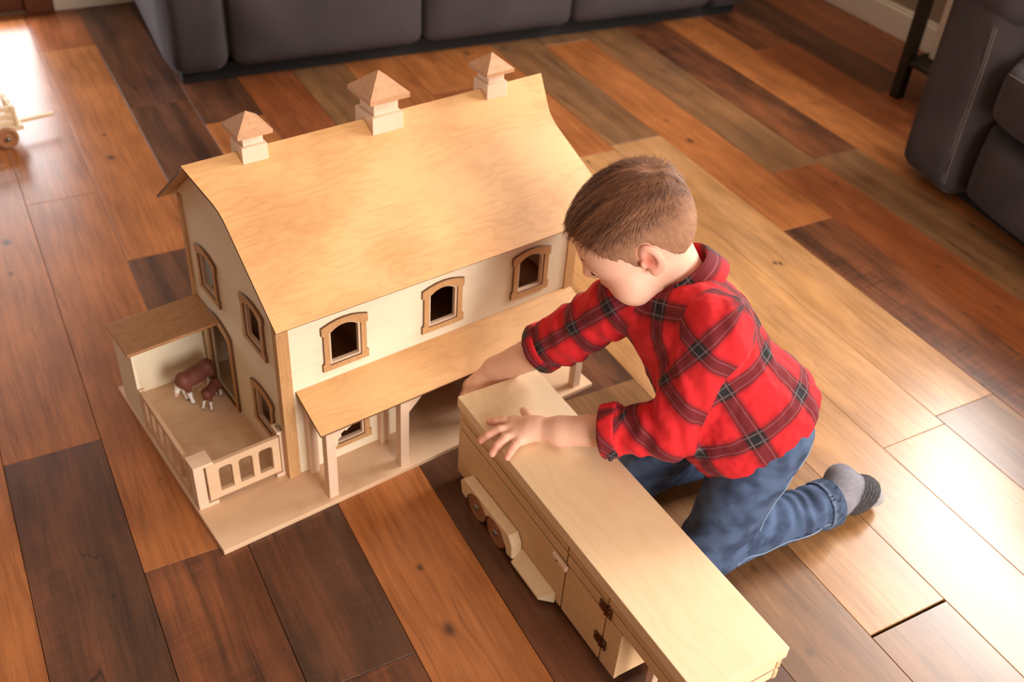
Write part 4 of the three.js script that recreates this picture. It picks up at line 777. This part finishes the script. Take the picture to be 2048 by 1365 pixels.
// ---------------------------------------------------------------- toy cow and calf in the pen
function cattle(name, label, o, dir, s, headAt, noseAt, hooves) {
  const t = thing(name, label, 'toy cow', o), d = norm([dir[0], 0, dir[1]]), r = [-d[2], 0, d[0]];   // d: towards the head, o: ground under the middle of the trunk
  const q = (a, h, w) => [d[0] * a * s + r[0] * w * s, h * s, d[2] * a * s + r[2] * w * s];
  const rel = (p) => sub(p, o), head = rel(headAt), nose = rel(noseAt), hv = hooves.map(rel);
  const trunk = [capsule(q(0.30, 0.66, 0), q(-0.30, 0.68, 0), 0.20 * s, 0.19 * s), ellipsoid(q(0.02, 0.60, 0), [0.36 * s, 0.22 * s, 0.20 * s], d, [0, 1, 0], r), ellipsoid(q(-0.36, 0.72, 0), [0.15 * s, 0.17 * s, 0.17 * s], d, [0, 1, 0], r), ellipsoid(q(0.34, 0.66, 0), [0.14 * s, 0.22 * s, 0.16 * s], d, [0, 1, 0], r)];
  const neck = capsule(q(0.36, 0.72, 0), head, 0.15 * s, 0.085 * s), skull = capsule(head, nose, 0.085 * s, 0.055 * s);
  const side = norm(cross(norm(sub(nose, head)), [0, 1, 0])), ears = [1, -1].map((k) => capsule(add(add(head, side, k * 0.06 * s), [0, 0.03 * s, 0]), add(add(head, side, k * 0.15 * s), [0, 0.03 * s, 0]), 0.03 * s, 0.022 * s));
  const legs = hv.map((h, i) => { const f = i < 2, top = q(f ? 0.30 : -0.36, f ? 0.52 : 0.60, (i % 2 ? 1 : -1) * 0.11), knee = f ? add(mid(top, h, 0.5), d, 0.02 * s) : add(mid(top, h, 0.58), d, -0.06 * s); const foot = add(h, [0, 0.035 * s, 0]); return [capsule(top, knee, (f ? 0.085 : 0.12) * s, 0.05 * s), capsule(knee, foot, 0.048 * s, 0.042 * s), capsule(foot, add(h, [0, 0.02 * s, 0]), 0.05 * s, 0.056 * s)]; });
  const f = (x, y, z) => { let v = 1; for (const g of trunk) v = smin(v, g(x, y, z), 0.10 * s); v = smin(v, neck(x, y, z), 0.08 * s); v = smin(v, skull(x, y, z), 0.04 * s); for (const g of ears) v = Math.min(v, g(x, y, z)); for (const L of legs) { let e = 1; for (const g of L) e = smin(e, g(x, y, z), 0.03 * s); v = smin(v, e, 0.04 * s); } return smax(v, 0.0002 - y, 0.001); };
  const g = meshField(f, ...bounds([q(0.5, 0, 0.2), q(-0.56, 0.9, 0), q(0.5, 0.9, -0.2), head, nose, ...hv], 0.16 * s), 0.0012);
  const fd = norm(sub(nose, head));
  paint(g, (x, y, z) => {
    const a = dot([x, y, z], d) / s, h = y / s, along = dot(sub([x, y, z], head), fd) / s, near = len3(...sub([x, y, z], mid(head, nose, 0.5))) < 0.19 * s, n = noise(x * 400, y * 400, z * 400);
    if (y < 0.0022) return [60, 52, 46];
    if (near && along > -0.10) return along > 0.20 ? [226, 178, 166] : [240, 236, 232];
    if (h < 0.38 + 0.05 * n || (h < 0.50 && a > -0.2 && a < 0.25)) return [240, 236, 232];
    return mix([106, 58, 44], [136, 78, 62], 0.5 + 0.6 * n);
  });
  const b = part('body', joinColoured([g]), std({ vertexColors: true, roughness: 0.6 }), t);
  part('tail', tube([q(-0.50, 0.80, 0), q(-0.53, 0.68, 0.02), q(-0.53, 0.45, 0.03), q(-0.52, 0.30, 0.03)], 0.022 * s, 20, 6), std({ color: 0x6a3a2c, roughness: 0.6 }), t);
  return t;
}
cattle('toy_cow', 'larger brown toy cow with white face and legs standing in the barn pen', [0.1200, BT + 0.0006, -0.3865], [-0.062, 0.018], 0.080, [0.0850, 0.0560, -0.3830], [0.0765, 0.0370, -0.3800], [[0.1030, BT + 0.0006, -0.3700], [0.0985, BT + 0.0006, -0.3870], [0.1510, BT + 0.0006, -0.3800], [0.1480, BT + 0.0006, -0.3995]]);
cattle('toy_calf', 'small brown toy calf with white legs beside the larger toy cow', [0.1355, BT + 0.0006, -0.3520], [-0.78, 0.63], 0.050, [0.119, 0.049, -0.350], [0.117, 0.043, -0.364], [[0.1240, BT + 0.0006, -0.3320], [0.1120, BT + 0.0006, -0.3440], [0.1560, BT + 0.0006, -0.3620], [0.1490, BT + 0.0006, -0.3700]]);

// ---------------------------------------------------------------- upholstered seats
const suedeBump = texture(256, 256, (x, y) => { const v = 128 + 70 * fbm(x / 0.03, y / 0.03, 7, 4); return [v, v, v]; }, 0.3, 0.3, false);
const suedeMap = texture(512, 512, (x, y) => { const n = fbm(x / 0.16, y / 0.16, 11, 4), m = noise(x * 700, y * 700); return mix([50, 42, 43], [66, 56, 57], clamp(0.5 + n * 1.1 + 0.15 * m)); }, 1, 1);
const suede = new THREE.MeshPhysicalMaterial({ map: suedeMap, bumpMap: suedeBump, bumpScale: 0.0015, roughness: 0.95, sheen: 0.3, sheenRoughness: 0.5, sheenColor: new THREE.Color(0.55, 0.5, 0.55) });
const blackCloth = std({ color: 0x141112, roughness: 0.95 }), threadMat = std({ color: 0x776c66, roughness: 0.9 });
function cushion(a, b, r, bulge = [0, 0, 0], seg = 14) {               // a soft box from corner a to corner b
  const s = a.map((v, i) => b[i] - v), c = a.map((v, i) => (v + b[i]) / 2), g = new THREE.BoxGeometry(...s, seg, seg, seg), p = g.attributes.position;
  for (let i = 0; i < p.count; i++) {
    const v = [p.getX(i), p.getY(i), p.getZ(i)], inn = v.map((q, k) => clamp(q, -s[k] / 2 + r, s[k] / 2 - r)), d = sub(v, inn), l = len3(...d);
    let w = l > 1e-9 ? add(inn, d, r / l) : v;
    const u = v.map((q, k) => q / (s[k] / 2)), B = [0, 1, 2].map((k) => (1 - u[(k + 1) % 3] ** 4) * (1 - u[(k + 2) % 3] ** 4) * bulge[k] * u[k] ** 3);
    w = add(w, B); p.setXYZ(i, w[0] + c[0], w[1] + c[1], w[2] + c[2]);
  }
  g.deleteAttribute('uv'); g.computeVertexNormals();
  const q = boxUV(g, 'x', [rnd(), rnd()]); return q;
}
// the long sofa: x along its front (from its left end in the photo), y up, z out of its front
const sofa = thing('sofa', 'long dark grey suede reclining sofa along the back wall behind the barn', 'sofa', [0.590, 0, -1.668], -0.190);
part('base', board([0.04, 0.0, -0.66], [2.03, 0.05, -0.06], 'x', 0.004), blackCloth, sofa);
for (const [x0, x1] of [[0, 0.182], [1.885, 2.07]]) {
  const arm_ = part('arm', cushion([x0, 0.045, -0.74], [x1, 0.60, -0.004], 0.045, [0.012, 0.02, 0.012], 16), suede, sofa);
  part('arm_pad', cushion([x0 - 0.012, 0.54, -0.70], [x1 + 0.012, 0.66, 0.004], 0.05, [0.01, 0.02, 0.01]), suede, arm_);
}
for (const [x0, x1] of [[0.186, 0.786], [0.790, 1.322], [1.326, 1.881]]) {
  part('footrest_panel', cushion([x0, 0.052, -0.10], [x1, 0.292, 0.000], 0.035, [0, 0, 0.026]), suede, sofa);
  part('seat_cushion', cushion([x0, 0.285, -0.66], [x1, 0.46, 0.014], 0.05, [0, 0.03, 0.022]), suede, sofa);
  part('back_cushion', cushion([x0, 0.42, -0.73], [x1, 0.72, -0.50], 0.08, [0, 0.0, 0.04]), suede, sofa);
  part('head_cushion', cushion([x0, 0.70, -0.74], [x1, 1.00, -0.52], 0.08, [0, 0.02, 0.04]), suede, sofa);
}
// the armchair: x along its front from its arm nearest the sofa, z out of its front (towards the room)
const chair = thing('armchair', 'dark grey suede armchair with pale stitching at the right edge', 'armchair', [2.118, 0, -0.262], -Math.PI / 2 - 0.285);
part('base', board([0.05, 0.0, -0.66], [0.96, 0.05, -0.10], 'x', 0.004), blackCloth, chair);
function chairArm(x0, x1, s) {
  const a = part('arm', cushion([x0, 0.03, -0.70], [x1, 0.60, 0.0], 0.05, [0.012, 0.015, 0.012], 16), suede, chair);
  part('arm_pad', cushion([x0 - 0.02, 0.50, -0.64], [x1 + 0.03, 0.66, 0.012], 0.06, [0.01, 0.02, 0.012]), suede, a);
  const xs = s > 0 ? x1 - 0.030 : x0 + 0.030;
  for (const k of [0, 0.009]) part('stitching', tube([[xs + k * s, 0.07, -0.001], [xs + k * s, 0.20, 0.0035], [xs + k * s, 0.36, 0.0045], [xs + (0.006 + k) * s, 0.50, 0.016]], 0.0011, 30, 5), threadMat, a);
}
chairArm(0, 0.222, 1); chairArm(0.80, 1.02, -1);
part('footrest_panel', cushion([0.226, 0.045, -0.14], [0.796, 0.275, -0.035], 0.045, [0, 0, 0.05]), suede, chair);
const cs = part('seat_cushion', cushion([0.226, 0.262, -0.66], [0.796, 0.455, -0.020], 0.06, [0, 0.03, 0.05]), suede, chair);
part('stitching', tube([[0.28, 0.415, 0.004], [0.40, 0.422, 0.020], [0.52, 0.424, 0.026], [0.64, 0.422, 0.020], [0.75, 0.415, 0.004]], 0.0012, 30, 5), threadMat, cs);
part('back_cushion', cushion([0.226, 0.42, -0.69], [0.796, 0.74, -0.46], 0.08, [0, 0, 0.05]), suede, chair);
part('head_cushion', cushion([0.226, 0.72, -0.70], [0.796, 1.02, -0.48], 0.08, [0, 0.02, 0.05]), suede, chair);
// end table between sofa and armchair, a pale box on its low shelf
const blackWood = std({ color: 0x1c1713, roughness: 0.5 });
const tableT = thing('end_table', 'narrow black wooden end table with square legs between sofa and armchair', 'end table', [2.545, 0, -0.566], -0.1428);
for (const [x, z] of [[0, 0], [0.33, 0], [0, 0.23], [0.33, 0.23]]) part('leg', board([x - 0.017, 0, z - 0.017], [x + 0.017, 0.56, z + 0.017], 'y', 0.003), blackWood, tableT);
part('shelf', board([-0.012, 0.115, -0.012], [0.342, 0.130, 0.242], 'x', 0.003), blackWood, tableT);
part('table_top', board([-0.03, 0.56, -0.03], [0.345, 0.585, 0.26], 'x', 0.004), blackWood, tableT);
const binT = thing('storage_box', 'upright pale storage box on the low shelf of the black end table', 'box', [2.545, 0, -0.566], -0.1428);
part('box_body', board([0.062, 0.131, 0.022], [0.30, 0.40, 0.200], 'x', 0.004), std({ color: 0xddd2c4, roughness: 0.7 }), binT);
part('lid', board([0.058, 0.4005, 0.018], [0.304, 0.43, 0.204], 'x', 0.004), std({ color: 0xb5a697, roughness: 0.7 }), binT);

// toy cart at the left edge
const cart = thing('toy_cart', 'small pale wooden toy cart with red-brown wheels near the left edge', 'toy cart', [0.103, 0, -1.572], 0.02);
part('cart_bed', board([-0.30, 0.040, -0.115], [0.048, 0.052, -0.006], 'x'), WM.maple, cart);
part('end_rack', [0, 1, 2].map((i) => board([0.030, 0.052, -0.112 + i * 0.040], [0.038, 0.108, -0.088 + i * 0.040], 'y')), WM.maple, cart);
part('end_rail', board([0.026, 0.098, -0.114], [0.030, 0.110, -0.006], 'z'), WM.maple, cart);
for (const h of [0.064, 0.084, 0.104]) for (const z of [-0.112, -0.014]) part('side_rail', board([-0.29, h - 0.006, z], [0.026, h + 0.006, z + 0.006], 'x'), WM.maple, cart);
part('tongue', [board([0.020, 0.037, -0.062], [0.140, 0.046, -0.050], 'x'), board([0.0, 0.030, -0.070], [0.045, 0.040, -0.042], 'x')], WM.maple, cart);
for (const [x, z] of [[0, 0], [0, -0.122], [-0.24, 0], [-0.24, -0.122]]) {
  const w = part('wheel', boxUV(new THREE.LatheGeometry([[0.001, -0.006], [0.026, -0.006], [0.029, -0.003], [0.029, 0.003], [0.026, 0.006], [0.020, 0.006], [0.019, 0.0042], [0.009, 0.0042], [0.008, 0.006], [0.001, 0.006]].map((p) => new THREE.Vector2(...p)), 26).rotateX(Math.PI / 2), 'x').translate(x, 0.029, z), WM.wheel, cart);
  part('axle_cap', new THREE.SphereGeometry(0.006, 12, 8).translate(x, 0.029, z + (z < -0.05 ? -0.005 : 0.006)), steel, w);
}
// ---------------------------------------------------------------- everything that is not the room itself turns into the room's axes
for (const o of [...scene.children]) if (o.isGroup) turnIntoRoom(o);
renderer.render(scene, camera);
